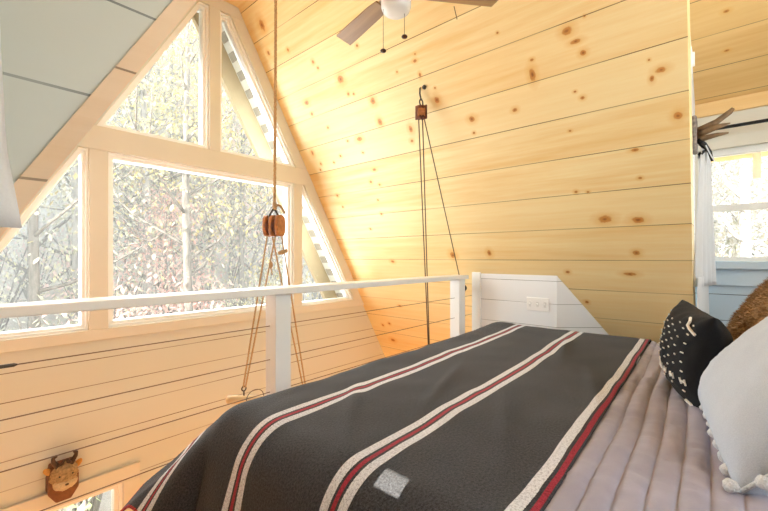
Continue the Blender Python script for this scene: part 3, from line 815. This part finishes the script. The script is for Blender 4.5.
def blanket_mat():
    m = NT('charcoal_striped_wool')
    uv = m.n('ShaderNodeUVMap').outputs[0]
    sp = m.n('ShaderNodeSeparateXYZ'); m.l(uv, sp.inputs[0])
    wob = m.math('MULTIPLY', m.math('SUBTRACT', m.noise(uv, 4, 2), .5), .012)
    v = m.math('ADD', sp.outputs[1], wob)
    P_ = .325
    d = m.math('PINGPONG', m.math('SUBTRACT', v, .242), P_/2)
    fine = m.math('ADD', m.math('MULTIPLY', m.noise(uv, 480, 2, .7), .5), m.math('MULTIPLY', m.noise(uv, 200, 2, .6), .5)); mid = m.noise(uv, 130, 3, .6)
    d = m.math('ADD', d, m.math('MULTIPLY', m.math('SUBTRACT', fine, .5), .004))
    dark = m.mix(m.rng(fine, .38, .64), srgb(18, 19, 23), srgb(70, 69, 74))
    white = m.mix(m.rng(fine, .40, .52), srgb(168, 168, 178), srgb(222, 224, 230))
    red = m.mix(m.rng(fine, .35, .6), srgb(110, 18, 34), srgb(176, 40, 62))
    isw = m.math('MULTIPLY', m.math('GREATER_THAN', d, .0115), m.math('LESS_THAN', d, .0325))
    isr = m.math('LESS_THAN', d, .0050)
    col = m.mix(isw, dark, white); col = m.mix(isr, col, red)
    # red blanket stitch on the left and foot hems
    hem = m.math('MAXIMUM', m.math('LESS_THAN', sp.outputs[0], A0+.007), m.math('GREATER_THAN', sp.outputs[1], B1-.007))
    dots = m.math('GREATER_THAN', m.math('FRACT', m.math('MULTIPLY', m.math('ADD', sp.outputs[0], sp.outputs[1]), 70)), .35)
    col = m.mix(m.math('MULTIPLY', hem, dots), col, srgb(190, 34, 52))
    m.set(Base_Color=col, Roughness=.95); m.b.inputs['Sheen Weight'].default_value = .08; m.b.inputs['Sheen Roughness'].default_value = .5
    m.bump(m.math('ADD', fine, mid), .5, .004)
    return m.m
tag(obj('blanket', bm, blanket_mat(), smooth=True, recalc=False, solid=.007), 'charcoal wool blanket with white and dark red stripes across the bed', 'blanket')

# ------------------------------------------------------------------ pillows
def pillow_pt(u, v, s, w, h, th, seed, ear=.07, pw=.5):
    x = w/2*u*(1-ear*(1-v*v)); y = h/2*v*(1-ear*(1-u*u))
    b = max(0, (1-u**2)*(1-v**2))**pw
    z = s*th/2*b*(1+.12*noise.noise(Vector((u*1.5+seed, v*1.5, s))))
    k = (1-b)
    z += .010*k*noise.noise(Vector((u*4+seed, v*4, 5))) + s*.006*noise.noise(Vector((u*6+seed, v*6, s*3)))*b**.3
    return Vector((x, y, z))
def pillow(bm, w, h, th, M, n=36, seed=0., ear=.07, pw=.5):
    G = {}
    L = [math.sin((i/n-.5)*PI) for i in range(n+1)]
    for s in (1, -1):
        for j in range(n+1):
            for i in range(n+1):
                edge = i in (0, n) or j in (0, n)
                key = (i, j) if edge else (i, j, s)
                if key not in G: G[key] = bm.verts.new(M @ pillow_pt(L[i], L[j], s, w, h, th, seed, ear, pw))
        g = lambda i, j: G[(i, j)] if (i in (0, n) or j in (0, n)) else G[(i, j, s)]
        for j in range(n):
            for i in range(n):
                q = (g(i, j), g(i+1, j), g(i+1, j+1), g(i, j+1))
                bm.faces.new(q if s > 0 else q[::-1])
def pose(base, phi, lean, h, roll=0.):
    """pillow frame: local x along its width, local y up its height, local z out of its front"""
    p, l = math.radians(phi), math.radians(lean)
    W = Vector((math.cos(p), math.sin(p), 0)); N0 = Vector((-math.sin(p), math.cos(p), 0))
    U = (Vector((0,0,1))*math.cos(l) - N0*math.sin(l)).normalized(); N = W.cross(U)
    if N.dot(N0) < 0: N = -N
    Rm = Matrix((W, U, N)).transposed().to_4x4()
    Rm = Rm @ Matrix.Rotation(math.radians(roll), 4, 'Z')
    return Matrix.Translation(Vector(base) + U*h/2) @ Rm

def fabric(name, c1, c2, sc=500, bump=.3):
    m = NT(name); tc = m.n('ShaderNodeTexCoord').outputs['Object']
    a = m.noise(tc, sc, 3); b = m.noise(tc, 12, 3)
    m.set(Base_Color=m.mix(m.rng(m.math('ADD', m.math('MULTIPLY', a, .7), m.math('MULTIPLY', b, .3)), .35, .65), c1, c2), Roughness=.9)
    m.bump(a, bump, .002); return m.m
M_blackcloth = fabric('black_cushion_cotton', srgb(10, 10, 13), srgb(22, 22, 26))
M_greycloth = fabric('pale_grey_cushion_linen', srgb(184, 192, 206), srgb(200, 207, 219))
M_furcloth = fabric('brown_fur_pile', srgb(130, 98, 64), srgb(166, 130, 88), 120, .8)
M_whitecloth = fabric('white_pillowcase', srgb(226, 226, 226), srgb(238, 238, 238))

# black cushion
Mb = pose((1.595, .075, .605), 16, 3, .275, 3)
w, h, th = .34, .295, .17
t = thing('cushion', 'small black cushion with white stitched dashes standing on the quilt', 'cushion', (1.56, .125, .60))
bm = new_bm(); pillow(bm, w, h, th, Mb, 36, 1., .09, .42); obj('cushion_cover', bm, M_blackcloth, t, smooth=True)
def stitch(p, r):
    bm = new_bm(); tube(bm, p, r, 5); obj('stitch', bm, M_stitch, t)
def on_face(u, v, lift=.0025): 
    p = pillow_pt(u, v, 1, w, h, th, 1., .09, .42); p.z += lift; return Mb @ p
for i in range(9):
    for j in range(8):
        u = -.80 + i*.20; v = -.62 + j*.20 + (.1 if i % 2 else 0)
        if abs(v+.42) < .13 or v > .85: continue
        stitch([on_face(u-.02, v), on_face(u+.02, v+.012)], .0023)
for i in range(6):
    u = -.82+i*.30; v = -.42
    for s_ in (-1, 1): stitch([on_face(u+s_*.045, v-.06), on_face(u+s_*.045, v+.06)], .0030)
    stitch([on_face(u-.045, v), on_face(u+.045, v)], .0030)
zz = [on_face(-.97+.05*(k % 2) + .0*k, .98-k*.09, .004) for k in range(5)]
zz = [on_face(-.55, .93, .004), on_face(-.66, .86, .004), on_face(-.66, .77, .004), on_face(-.78, .70, .004), on_face(-.92, .60, .004)]
stitch(zz, .0042)
stitch([on_face(-.88, -.84, .004), on_face(-.72, -.83, .004)], .004)

# big pale grey cushion with pompom trim
Mg = pose((1.27, .005, .612), 7, 44, .52, 0)
w, h, th = .56, .54, .26
t = thing('cushion', 'large pale grey cushion with white pompom trim, nearest at the right edge', 'cushion', (1.285, -.055, .60))
bm = new_bm(); pillow(bm, w, h, th, Mg, 40, 4., .045, .40); obj('cushion_cover', bm, M_greycloth, t, smooth=True)
def edge_pt(u, v, out=0.): 
    p = pillow_pt(u, v, 1, w, h, th, 4., .045, .40); p.x *= 1+out; p.y *= 1+out; return Mg @ p
ed = [(-1, 1-2*k/9) for k in range(9)] + [(-1+2*k/9, -1) for k in range(9)] + [(1, -1+2*k/9) for k in range(9)] + [(1-2*k/9, 1) for k in range(9)]
bm = new_bm(); n_ = len(ed); tube(bm, [edge_pt(*ed[k % n_], .012) for k in range(n_+1)], .0045, 6); obj('braid', bm, M_pom, t, smooth=True)
for k in range(n_):
    c = edge_pt(*ed[k], .055)
    if c.z < .622: c.z = .622
    bm = new_bm(); blob(bm, c, .0125, .0125, .0125, 12, 8)
    for v in bm.verts: v.co += (v.co-c)*.25*noise.noise(v.co*130)
    obj('pompom', bm, M_pom, t, smooth=True)

# brown fur cushion
Mf = pose((1.83, -.03, .612), 4, 32, .52, 0)
w, h, th = .50, .54, .22
t = thing('cushion', 'brown furry cushion leaning behind the black and grey cushions', 'cushion', (1.80, -.085, .60))
bm = new_bm(); pillow(bm, w, h, th, Mf, 36, 8., .05, .40); cov = obj('cushion_cover', bm, M_furcloth, t, smooth=True)
bm = new_bm()
rf = random.Random(3)
for _ in range(9000):
    u, v = rf.uniform(-.99, .99), rf.uniform(-.99, .99)
    s_ = 1 if rf.random() < .7 else -1
    p = Mf @ pillow_pt(u, v, s_, w, h, th, 8., .05, .40)
    nn = (p - (Mf @ Vector((pillow_pt(u, v, s_, w, h, th, 8., .05, .40).x*.6, pillow_pt(u, v, s_, w, h, th, 8., .05, .40).y*.6, -s_*.03)))).normalized()
    d_ = (nn + Vector((rf.uniform(-.6, .6), rf.uniform(-.6, .6), rf.uniform(-.9, .1)))).normalized()
    sd = d_.cross(Vector((rf.uniform(-1, 1), rf.uniform(-1, 1), rf.uniform(-1, 1)))).normalized()*.0012
    a, b, c = bm.verts.new(p-sd), bm.verts.new(p+sd), bm.verts.new(p+d_*rf.uniform(.010, .018))
    bm.faces.new((a, b, c))
obj('fur', bm, M_furcloth, t, recalc=False)
# sleeping pillows behind
for (x, lb) in ((1.0, 'white sleeping pillow lying flat at the head of the bed, near side'), (1.9, 'white sleeping pillow lying flat at the head of the bed, far side')):
    bm = new_bm(); pillow(bm, .70, .42, .16, Matrix.Translation((x, -.58, .68)), 28, x*5)
    tag(obj('pillow', bm, M_whitecloth, smooth=True), lb, 'pillow', 'white sleeping pillows')

# ------------------------------------------------------------------ right dormer: rod, antler hook, curtain, latch
bm = new_bm()
tube(bm, [(XD-.075, YC-.03, 1.776), (XD-.075, YB+.1, 1.776)], .009, 10)
tag(obj('curtain_rod', bm, M_black, smooth=True), 'black curtain rod above the right dormer window', 'curtain rod')
t = thing('antler_hook', 'weathered brown antler hook on the edge wall above the tied curtain', 'wall hook', (2.62, YC, 1.72))
bm = new_bm(); bl_ = box(bm, 2.55, 2.67, YC-.022, YC, 1.60, 1.785); obj('base', bm, M_antlerbase, t, bevel=.01)
def tine(pts, r): 
    bm = new_bm(); tube(bm, pts, r, 8); obj('tine', bm, M_antler, t, smooth=True)
hx = 2.62
tine([(hx, YC-.01, 1.715), (hx-.01, YC-.05, 1.725), (hx-.01, YC-.10, 1.745), (hx+.0, YC-.15, 1.785), (hx, YC-.162, 1.80)], [.016, .016, .015, .013, .008])
tine([(hx, YC-.01, 1.695), (hx-.03, YC-.06, 1.70), (hx-.04, YC-.11, 1.712), (hx-.03, YC-.15, 1.72)], [.018, .017, .013, .004])
tine([(hx, YC-.01, 1.675), (hx-.02, YC-.05, 1.668), (hx-.02, YC-.10, 1.675), (hx-.02, YC-.145, 1.676)], [.015, .015, .011, .004])
t = thing('curtain', 'white curtain gathered and tied beside the right dormer window', 'curtain', (2.7, .07, 1.6))
bm = new_bm(); wavy_sheet(bm, ((2.50, .098), (2.82, .028)), .90, 1.62, 18, .012, 4, .0, .35); obj('upper_drape', bm, M_curtain, t, smooth=True, solid=.003)
bm = new_bm(); wavy_sheet(bm, ((2.45, .088), (2.86, .055)), .42, .95, 14, .010, 4, .0, .8, 2.); obj('lower_drape', bm, M_curtain, t, smooth=True, solid=.003)
bm = new_bm()
tube(bm, [(2.60, .095, 1.665), (2.61, .07, 1.64), (2.64, .045, 1.60), (2.63, .035, 1.55)], [.012, .014, .010, .006], 8)
tube(bm, [(2.60, .095, 1.665), (2.64, .06, 1.62), (2.60, .085, 1.585)], [.010, .012, .010], 8)
tie = obj('tie', bm, M_black, t, smooth=True)
bm = new_bm(); tube(bm, [(2.60, .06, 1.63), (2.62, .045, 1.59), (2.63, .025, 1.545)], .003, 6); obj('tie_string', bm, M_pom, tie)
t = thing('latch', 'small white latch on the edge wall beside the pine slope', 'latch', (2.35, YC, 1.95))
bm = new_bm(); box(bm, 2.33, 2.40, YC-.012, YC, 1.945, 2.05); obj('latch_plate', bm, M_plastic, t, bevel=.003)
bm = new_bm(); box(bm, 2.355, 2.375, YC-.022, YC-.01, 1.965, 2.03); obj('latch_catch', bm, M_plastic, t, bevel=.003)
# left curtain
bm = new_bm()
wavy_sheet(bm, ((-.30, .74), (.073, .72)), 1.09, 1.55, 14, .010, 5, .0, .90)
for v in bm.verts:
    f = (1.20-v.co.z)/.11
    if v.co.x > -.05 and f < 1: v.co.x -= .012*min(1, 1-max(f, 0))*(1 if v.co.z < 1.5 else 1)
t = thing('curtain', 'white curtain edge hanging at the far left in front of the grey panel', 'curtain', (-.1, .73, 1.6))
obj('drape', bm, M_curtain, t, smooth=True, solid=.003)
bm = new_bm(); tube(bm, [(-1.28, .735, 1.56), (.1, .735, 1.56)], .009, 10); obj('hanging_rod', bm, M_black, t)

# ------------------------------------------------------------------ woods outside
def sst(t): t = min(1, max(0, t)); return t*t*(3-2*t)
def ground_z(x, y):
    s = max(0, y-3)
    return -2.9 + .16*s + .006*s*s + .25*noise.noise(Vector((x*.25, y*.25, 0))) + max(0, abs(x-3)-12)*.10 + 22*sst((-5.5-x)/9)*sst((y-2.5)/3)  # last term: unseen hill on the left, added to shade the trees
bm = new_bm()
gx, gy = lin(-30, 36, 66), lin(-8, 46, 54)
V = [[bm.verts.new((x, y, ground_z(x, y) if y > 2.9 else -2.9)) for x in gx] for y in gy]
for j in range(len(gy)-1):
    for i in range(len(gx)-1): bm.faces.new((V[j][i], V[j][i+1], V[j+1][i+1], V[j+1][i]))
m = NT('leaf_litter'); tc = m.n('ShaderNodeTexCoord').outputs['Object']
m.set(Base_Color=m.mix(m.rng(m.noise(tc, 3, 6, .7), .35, .65), srgb(190, 180, 168), srgb(222, 214, 204)), Roughness=.95)
struct('ground', bm, m.m, 'leaf covered ground of the woods outside', smooth=True)

def bark(name, c1, c2):
    m = NT(name); tc = m.n('ShaderNodeTexCoord').outputs['Object']
    mp = m.vmath('MULTIPLY', tc, (14, 14, 2.5)).outputs[0]
    m.set(Base_Color=m.mix(m.rng(m.noise(mp, 2, 5, .65), .35, .65), c1, c2), Roughness=.9); return m.m
def leafm(name, cols):
    m = NT(name)
    tc = m.n('ShaderNodeTexCoord').outputs['Object']
    wn = m.n('ShaderNodeTexVoronoi'); m.l(tc, wn.inputs['Vector']); wn.inputs['Scale'].default_value = 5
    sc = m.n('ShaderNodeSeparateXYZ'); m.l(wn.outputs['Color'], sc.inputs[0])
    c = m.mix(sc.outputs[0], cols[0], cols[1]); c = m.mix(m.rng(sc.outputs[1], .6, .9), c, cols[2])
    m.set(Base_Color=c, Roughness=.7)
    t = m.n('ShaderNodeBsdfTranslucent'); m.l(c, t.inputs[0])
    mx = m.n('ShaderNodeMixShader'); mx.inputs[0].default_value = .5
    m.l(m.b.outputs[0], mx.inputs[1]); m.l(t.outputs[0], mx.inputs[2]); m.l(mx.outputs[0], m.out.inputs[0])
    return m.m
BK = [bark('pale_bark', srgb(112, 107, 102), srgb(160, 154, 148)), bark('grey_brown_bark', srgb(84, 78, 72), srgb(132, 124, 116))]
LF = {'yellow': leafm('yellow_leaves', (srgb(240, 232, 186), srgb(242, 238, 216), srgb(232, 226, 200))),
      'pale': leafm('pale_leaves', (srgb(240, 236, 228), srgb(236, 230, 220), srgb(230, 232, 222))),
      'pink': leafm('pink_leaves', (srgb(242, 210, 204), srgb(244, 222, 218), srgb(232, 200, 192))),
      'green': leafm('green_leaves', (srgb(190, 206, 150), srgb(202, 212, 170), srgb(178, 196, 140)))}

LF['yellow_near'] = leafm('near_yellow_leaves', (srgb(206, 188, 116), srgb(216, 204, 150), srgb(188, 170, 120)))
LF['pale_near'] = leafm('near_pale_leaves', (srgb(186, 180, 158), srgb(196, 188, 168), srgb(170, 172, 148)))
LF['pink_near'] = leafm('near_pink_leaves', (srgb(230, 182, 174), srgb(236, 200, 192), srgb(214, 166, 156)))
def leaf_cloud(bm, centres, n, spread, size, rnd):
    for _ in range(n):
        c = rnd.choice(centres)
        p = Vector(c) + Vector((rnd.gauss(0, spread), rnd.gauss(0, spread), rnd.gauss(0, spread*.8)))
        a = Vector((rnd.uniform(-1, 1), rnd.uniform(-1, 1), rnd.uniform(-1, 1))).normalized(); b = frame_of(a)[0]
        s = size*rnd.uniform(.6, 1.3)
        bm.faces.new([bm.verts.new(p+a*s), bm.verts.new(p+b*s*.45), bm.verts.new(p-a*s), bm.verts.new(p-b*s*.45)])

def build_tree(h, r, seed, lean=(0, 0), nb=12, leaves=1200, size=.06, spread=.32, first=.35):
    rnd = random.Random(seed)
    tb, lb = new_bm(), new_bm()
    pts = [Vector((lean[0]*f*h + .12*noise.noise(Vector((f*2, seed, 0)))*h*.12, lean[1]*f*h + .1*noise.noise(Vector((f*2, seed, 5)))*h*.12, h*f)) for f in [i/12 for i in range(13)]]
    pts[0].z = -.4
    tube(tb, pts, [r*(1-.8*i/12) for i in range(13)], 8)
    cs = []
    for k in range(nb):
        f = first + (1-first)*(k+rnd.random())/nb
        i = min(11, int(f*12)); p = pts[i].lerp(pts[i+1], f*12-i)
        a = rnd.uniform(0, 2*PI); L = h*.24*(1.25-f)*rnd.uniform(.7, 1.3)
        d = Vector((math.cos(a), math.sin(a), rnd.uniform(.25, .9)))
        q = [p]
        for s in range(5):
            d = (d + Vector((rnd.uniform(-.3, .3), rnd.uniform(-.3, .3), rnd.uniform(-.05, .25)))).normalized(); q.append(q[-1] + d*L/5)
        rb = r*(1-.8*f)*.5
        tube(tb, q, [rb*(1-.16*s) for s in range(6)], 5)
        for s in (2, 3, 4):
            e = Vector((rnd.uniform(-1, 1), rnd.uniform(-1, 1), rnd.uniform(0, .8))).normalized()
            tube(tb, [q[s], q[s]+e*L*.25, q[s]+e*L*.4+Vector((0, 0, .1*L))], [rb*.4, rb*.3, rb*.12], 4)
            cs += [q[s]+e*L*.3]
        cs += q[2:]
    leaf_cloud(lb, cs, leaves, spread, size, rnd)
    return tb, lb
def mesh_of(name, bm, mat, smooth=False):
    me = bpy.data.meshes.new(name); bm.to_mesh(me); bm.free(); me.materials.append(mat)
    if smooth:
        for p in me.polygons: p.use_smooth = True
    return me
PROTO = []
for k, (h, r, sd, nb, lv, lf, bk) in enumerate(((9, .10, 11, 14, 1500, 'yellow_near', 0), (8, .08, 12, 14, 1500, 'pale_near', 1), (10, .12, 13, 16, 1300, 'pale_near', 0), (7, .07, 14, 14, 1700, 'pink_near', 1), (9, .09, 15, 16, 1500, 'yellow_near', 1))):
    tb, lb = build_tree(h, r, sd, nb=nb, leaves=int(lv*2.0), size=.048, spread=.42)
    PROTO.append((mesh_of('trunk', tb, BK[bk], True), mesh_of('foliage', lb, LF[lf])))
for k, (h, r, sd, lf, bk) in enumerate(((10, .10, 41, 'pale', 0), (9, .09, 42, 'yellow', 1), (11, .11, 43, 'pale', 1), (8, .08, 44, 'pink', 0))):
    tb, lb = build_tree(h, r, sd, nb=20, leaves=4800, size=.06, spread=.60, first=.16)
    PROTO.append((mesh_of('trunk', tb, BK[bk], True), mesh_of('foliage', lb, LF[lf])))
LF['dull'] = leafm('shaded_leaves', (srgb(150, 142, 120), srgb(160, 150, 132), srgb(140, 138, 112)))  # darker leaf copy for the right side, shade put into its colour
def place_tree(k, x, y, s, rz, label, group=None, leaf=None):
    t = thing('tree', label, 'tree', (x, y, ground_z(x, y)-.02), group)
    t.rotation_euler = (0, 0, rz); t.scale = (s, s, s)
    for nm, me in zip(('trunk', 'foliage'), PROTO[k]):
        o = bpy.data.objects.new(nm, me); COL.objects.link(o); o.parent = t
        if leaf and nm == 'foliage': o.material_slots[0].link = 'OBJECT'; o.material_slots[0].material = LF[leaf]
def at(ux, y): return ux*y
SPOT = [(0, .312, 8.0, 1.0, .3, 'slender pale tree with yellow leaves, left of centre beyond the large window'),
        (2, .182, 9.0, 1.05, 1.2, 'thick pale tree trunk close to the left post of the windows'),
        (1, .118, 6.2, .95, 2.0, 'dark grey brown tree trunk beyond the lower left window'),
        (2, .428, 10.0, .95, 4.0, 'pale tree beyond the middle of the large window'),
        (4, .55, 8.5, .95, 5.0, 'yellow leaved tree behind the hanging pulley block'),
        (4, .40, 5.6, .9, .7, 'yellow leaved tree close behind the upper left window'),
        (3, .36, 7.2, .62, 2.6, 'small pink leaved tree beyond the large window')]
for k, ux, y, s, rz, lb in SPOT: place_tree(k, at(ux, y), y, s, rz, lb)
# leaning bare trunk
bm = new_bm()
p0, p1 = Vector((4.0, 9.4, -2.3)), Vector((6.2, 8.6, 3.3))
tube(bm, [p0.lerp(p1, i/8)+Vector((0, 0, .05*math.sin(i))) for i in range(9)], [.11-.007*i for i in range(9)], 8)
for i, d in ((4, (.3, 0, .9)), (5, (-.5, .2, .7)), (6, (.6, .1, .2))):
    q = p0.lerp(p1, i/8); tube(bm, [q, q+Vector(d)*.7, q+Vector(d)*1.4+Vector((.2, 0, .2))], [.05, .035, .012], 6)
tag(obj('fallen_tree', bm, BK[0], smooth=True), 'bare pale trunk leaning across the view in the large window', 'tree')
rt = random.Random(21)
far = 0
for i in range(44):
    y = rt.uniform(10, 27); ux = rt.uniform(-.12, 1.05)
    place_tree(rt.choice((5, 6, 7, 5, 2, 8, 7)), at(ux, y)+rt.uniform(-.4, .4), y, rt.uniform(.85, 1.25), rt.uniform(0, 6.28), 'washed out tree in the hazy woods beyond the gable windows', 'trees of the hazy woods')
for i, (x, y) in enumerate(((8.4, -.28), (10.5, .35), (12, -1.2), (13, .6), (9.6, -.9), (14.5, -.3), (16, .9), (18, -1.5), (11.5, -2.2), (20, .2))):
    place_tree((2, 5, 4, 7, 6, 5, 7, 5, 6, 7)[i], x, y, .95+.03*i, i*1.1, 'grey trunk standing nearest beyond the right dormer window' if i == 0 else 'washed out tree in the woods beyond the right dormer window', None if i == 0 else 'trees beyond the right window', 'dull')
# shrubs
def shrub(x, y, hgt, col, label, n=900, rad=.5, group=None, seed=1):
    rnd = random.Random(seed); z = ground_z(x, y)
    t = thing('shrub', label, 'shrub', (x, y, z), group)
    bs, bl2 = new_bm(), new_bm(); cs = []
    for k in range(9):
        a = rnd.uniform(0, 6.28); tip = Vector((x+math.cos(a)*rad*rnd.uniform(.3, 1.2), y+math.sin(a)*rad*rnd.uniform(.3, 1.2), z+hgt*rnd.uniform(.6, 1)))
        b = Vector((x, y, z-.1)); mid = b.lerp(tip, .55)+Vector((0, 0, .15)); tube(bs, [b, mid, tip], [.025, .016, .006], 5); cs += [mid, tip, mid.lerp(tip, .5), mid.lerp(tip, .8)]
    leaf_cloud(bl2, cs, n, rad*.30, .05, rnd)
    obj('stems', bs, BK[1], t); obj('leaves', bl2, LF[col], t, recalc=False)
for i, (ux, y, h_, col, lb) in enumerate(((.30, 5.4, 3.0, 'pink_near', 'pink leaved shrub left of centre below the large window'), (.40, 6.2, 3.2, 'pink_near', 'pink leaved shrub in the middle of the large window'),
        (.56, 6.6, 3.0, 'pale_near', 'pale shrub seen between the hoist ropes'), (.88, 5.0, 2.6, 'pink_near', 'pink shrub beyond the narrow right triangular window'), (.10, 4.6, 2.7, 'green', 'bright green shrub beyond the lower left window'),
        (.20, 5.6, 2.9, 'pale_near', 'pale shrub behind the left window post'), (.72, 7.0, 3.2, 'yellow_near', 'yellow shrub behind the right window post'))):
    shrub(at(ux, y), y, h_, col, lb, 1100, .65, seed=30+i)
for i in range(26):
    y = rt.uniform(8, 17); ux = rt.uniform(-.1, 1.05)
    shrub(at(ux, y), y, rt.uniform(2.2, 3.6), rt.choice(('pink', 'pale', 'pale', 'yellow')), 'pale autumn shrub in the undergrowth beyond the gable windows', 700, 1.0, 'undergrowth shrubs', 60+i)
for i, (x, y) in enumerate(((6.5, -.5), (7.8, .3), (9, -.7), (9.5, .6))):
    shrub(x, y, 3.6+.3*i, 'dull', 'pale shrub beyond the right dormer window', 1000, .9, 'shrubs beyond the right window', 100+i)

bm = new_bm(); prism_xy(bm, [(-34, 3.2), (5.2, 3.2), (5.2, -9), (40, -9), (40, 50), (-34, 50)], -5, 22)
m = bpy.data.materials.new('woodland_haze'); m.use_nodes = True; m.node_tree.nodes.clear()
vs_ = m.node_tree.nodes.new('ShaderNodeVolumeScatter'); vs_.inputs['Density'].default_value = .045; vs_.inputs['Color'].default_value = (1, .985, .96, 1)
mo_ = m.node_tree.nodes.new('ShaderNodeOutputMaterial'); m.node_tree.links.new(vs_.outputs[0], mo_.inputs['Volume'])
tag(obj('haze', bm, m), 'pale bright haze hanging among the trees of the woods', 'haze', kind='stuff')

# ------------------------------------------------------------------ light
w = bpy.data.worlds.new('overcast_sky'); S.world = w; w.use_nodes = True
nt = w.node_tree; bg = nt.nodes['Background']
tcw = nt.nodes.new('ShaderNodeTexCoord'); sw = nt.nodes.new('ShaderNodeSeparateXYZ'); nt.links.new(tcw.outputs['Generated'], sw.inputs[0])
mr = nt.nodes.new('ShaderNodeMapRange'); nt.links.new(sw.outputs[2], mr.inputs[0]); mr.inputs[1].default_value = -.1; mr.inputs[2].default_value = .5
mxw = nt.nodes.new('ShaderNodeMix'); mxw.data_type = 'RGBA'; nt.links.new(mr.outputs[0], mxw.inputs[0])
mxw.inputs[6].default_value = (.93, .97, 1, 1); mxw.inputs[7].default_value = (.82, .92, 1, 1)
nt.links.new(mxw.outputs[2], bg.inputs[0]); bg.inputs[1].default_value = 4.1

sun = bpy.data.lights.new('sun', 'SUN'); sun.energy = 30; sun.angle = .0022; sun.color = (1, .93, .82)
so = bpy.data.objects.new('sun', sun); COL.objects.link(so)
hole = Vector((XW, (GY0+GY1)/2, WZ0+.0225+.015)); tgt = Vector((.519, .482, .625))
so.rotation_euler = (tgt-hole).to_track_quat('-Z', 'Y').to_euler(); so.location = (-6, -1, 5)

def portal(name, loc, rot, sx, sy):
    l = bpy.data.lights.new(name, 'AREA'); l.shape = 'RECTANGLE'; l.size = sx; l.size_y = sy; l.cycles.is_portal = True
    o = bpy.data.objects.new(name, l); COL.objects.link(o); o.location = loc; o.rotation_euler = rot
portal('gable_daylight', (1.2, 2.74, 1.2), (-PI/2, 0, 0), 3.0, 3.4)
portal('left_dormer_daylight', (XW-.14, -.1, 1.38), (0, -PI/2, 0), .5, 1.4)
portal('right_dormer_daylight', (XD+.14, -.52, 1.36), (0, PI/2, 0), .7, 1.2)

def daylight(name, loc, rot, sx, sy, e, col):  # area lamps added outside the windows to boost the interior light
    l = bpy.data.lights.new(name, 'AREA'); l.shape = 'RECTANGLE'; l.size = sx; l.size_y = sy; l.energy = e; l.color = col
    o = bpy.data.objects.new(name, l); COL.objects.link(o); o.location = loc; o.rotation_euler = rot
daylight('window_daylight_behind_bed', ((FW[0]+FW[1])/2, YB-.16, (FW[2]+FW[3])/2), (PI/2, 0, 0), FW[1]-FW[0], FW[3]-FW[2], 8, (.86, .93, 1))  # fill lamp added for the made-up window behind the bed
daylight('window_daylight_gable', (1.22, 2.77, 1.45), (-PI/2, 0, 0), 2.2, 1.7, 85, (.80, .91, 1))
daylight('window_daylight_left_dormer', (XW-.16, -.1, 1.38), (0, -PI/2, 0), WZ1-WZ0, WY1-WY0, 270, (.84, .91, 1))
# ------------------------------------------------------------------ camera
cam = bpy.data.cameras.new('camera'); co = bpy.data.objects.new('camera', cam); COL.objects.link(co)
cam.sensor_width = 36; cam.lens = 36*387/768; cam.clip_start = .02; cam.clip_end = 200
cam.shift_y = 2/768
co.location = (0, 0, 1.05); co.rotation_euler = (PI/2, 0, -math.atan2(.7539, .6570))
S.camera = co
S.view_settings.view_transform = 'Standard'; S.view_settings.look = 'None'; S.view_settings.gamma = 1; S.view_settings.use_curve_mapping = False
S.view_settings.exposure = .38
S.cycles.max_bounces = 10; S.cycles.diffuse_bounces = 6; S.cycles.transparent_max_bounces = 16
S.cycles.caustics_reflective = False; S.cycles.caustics_refractive = False
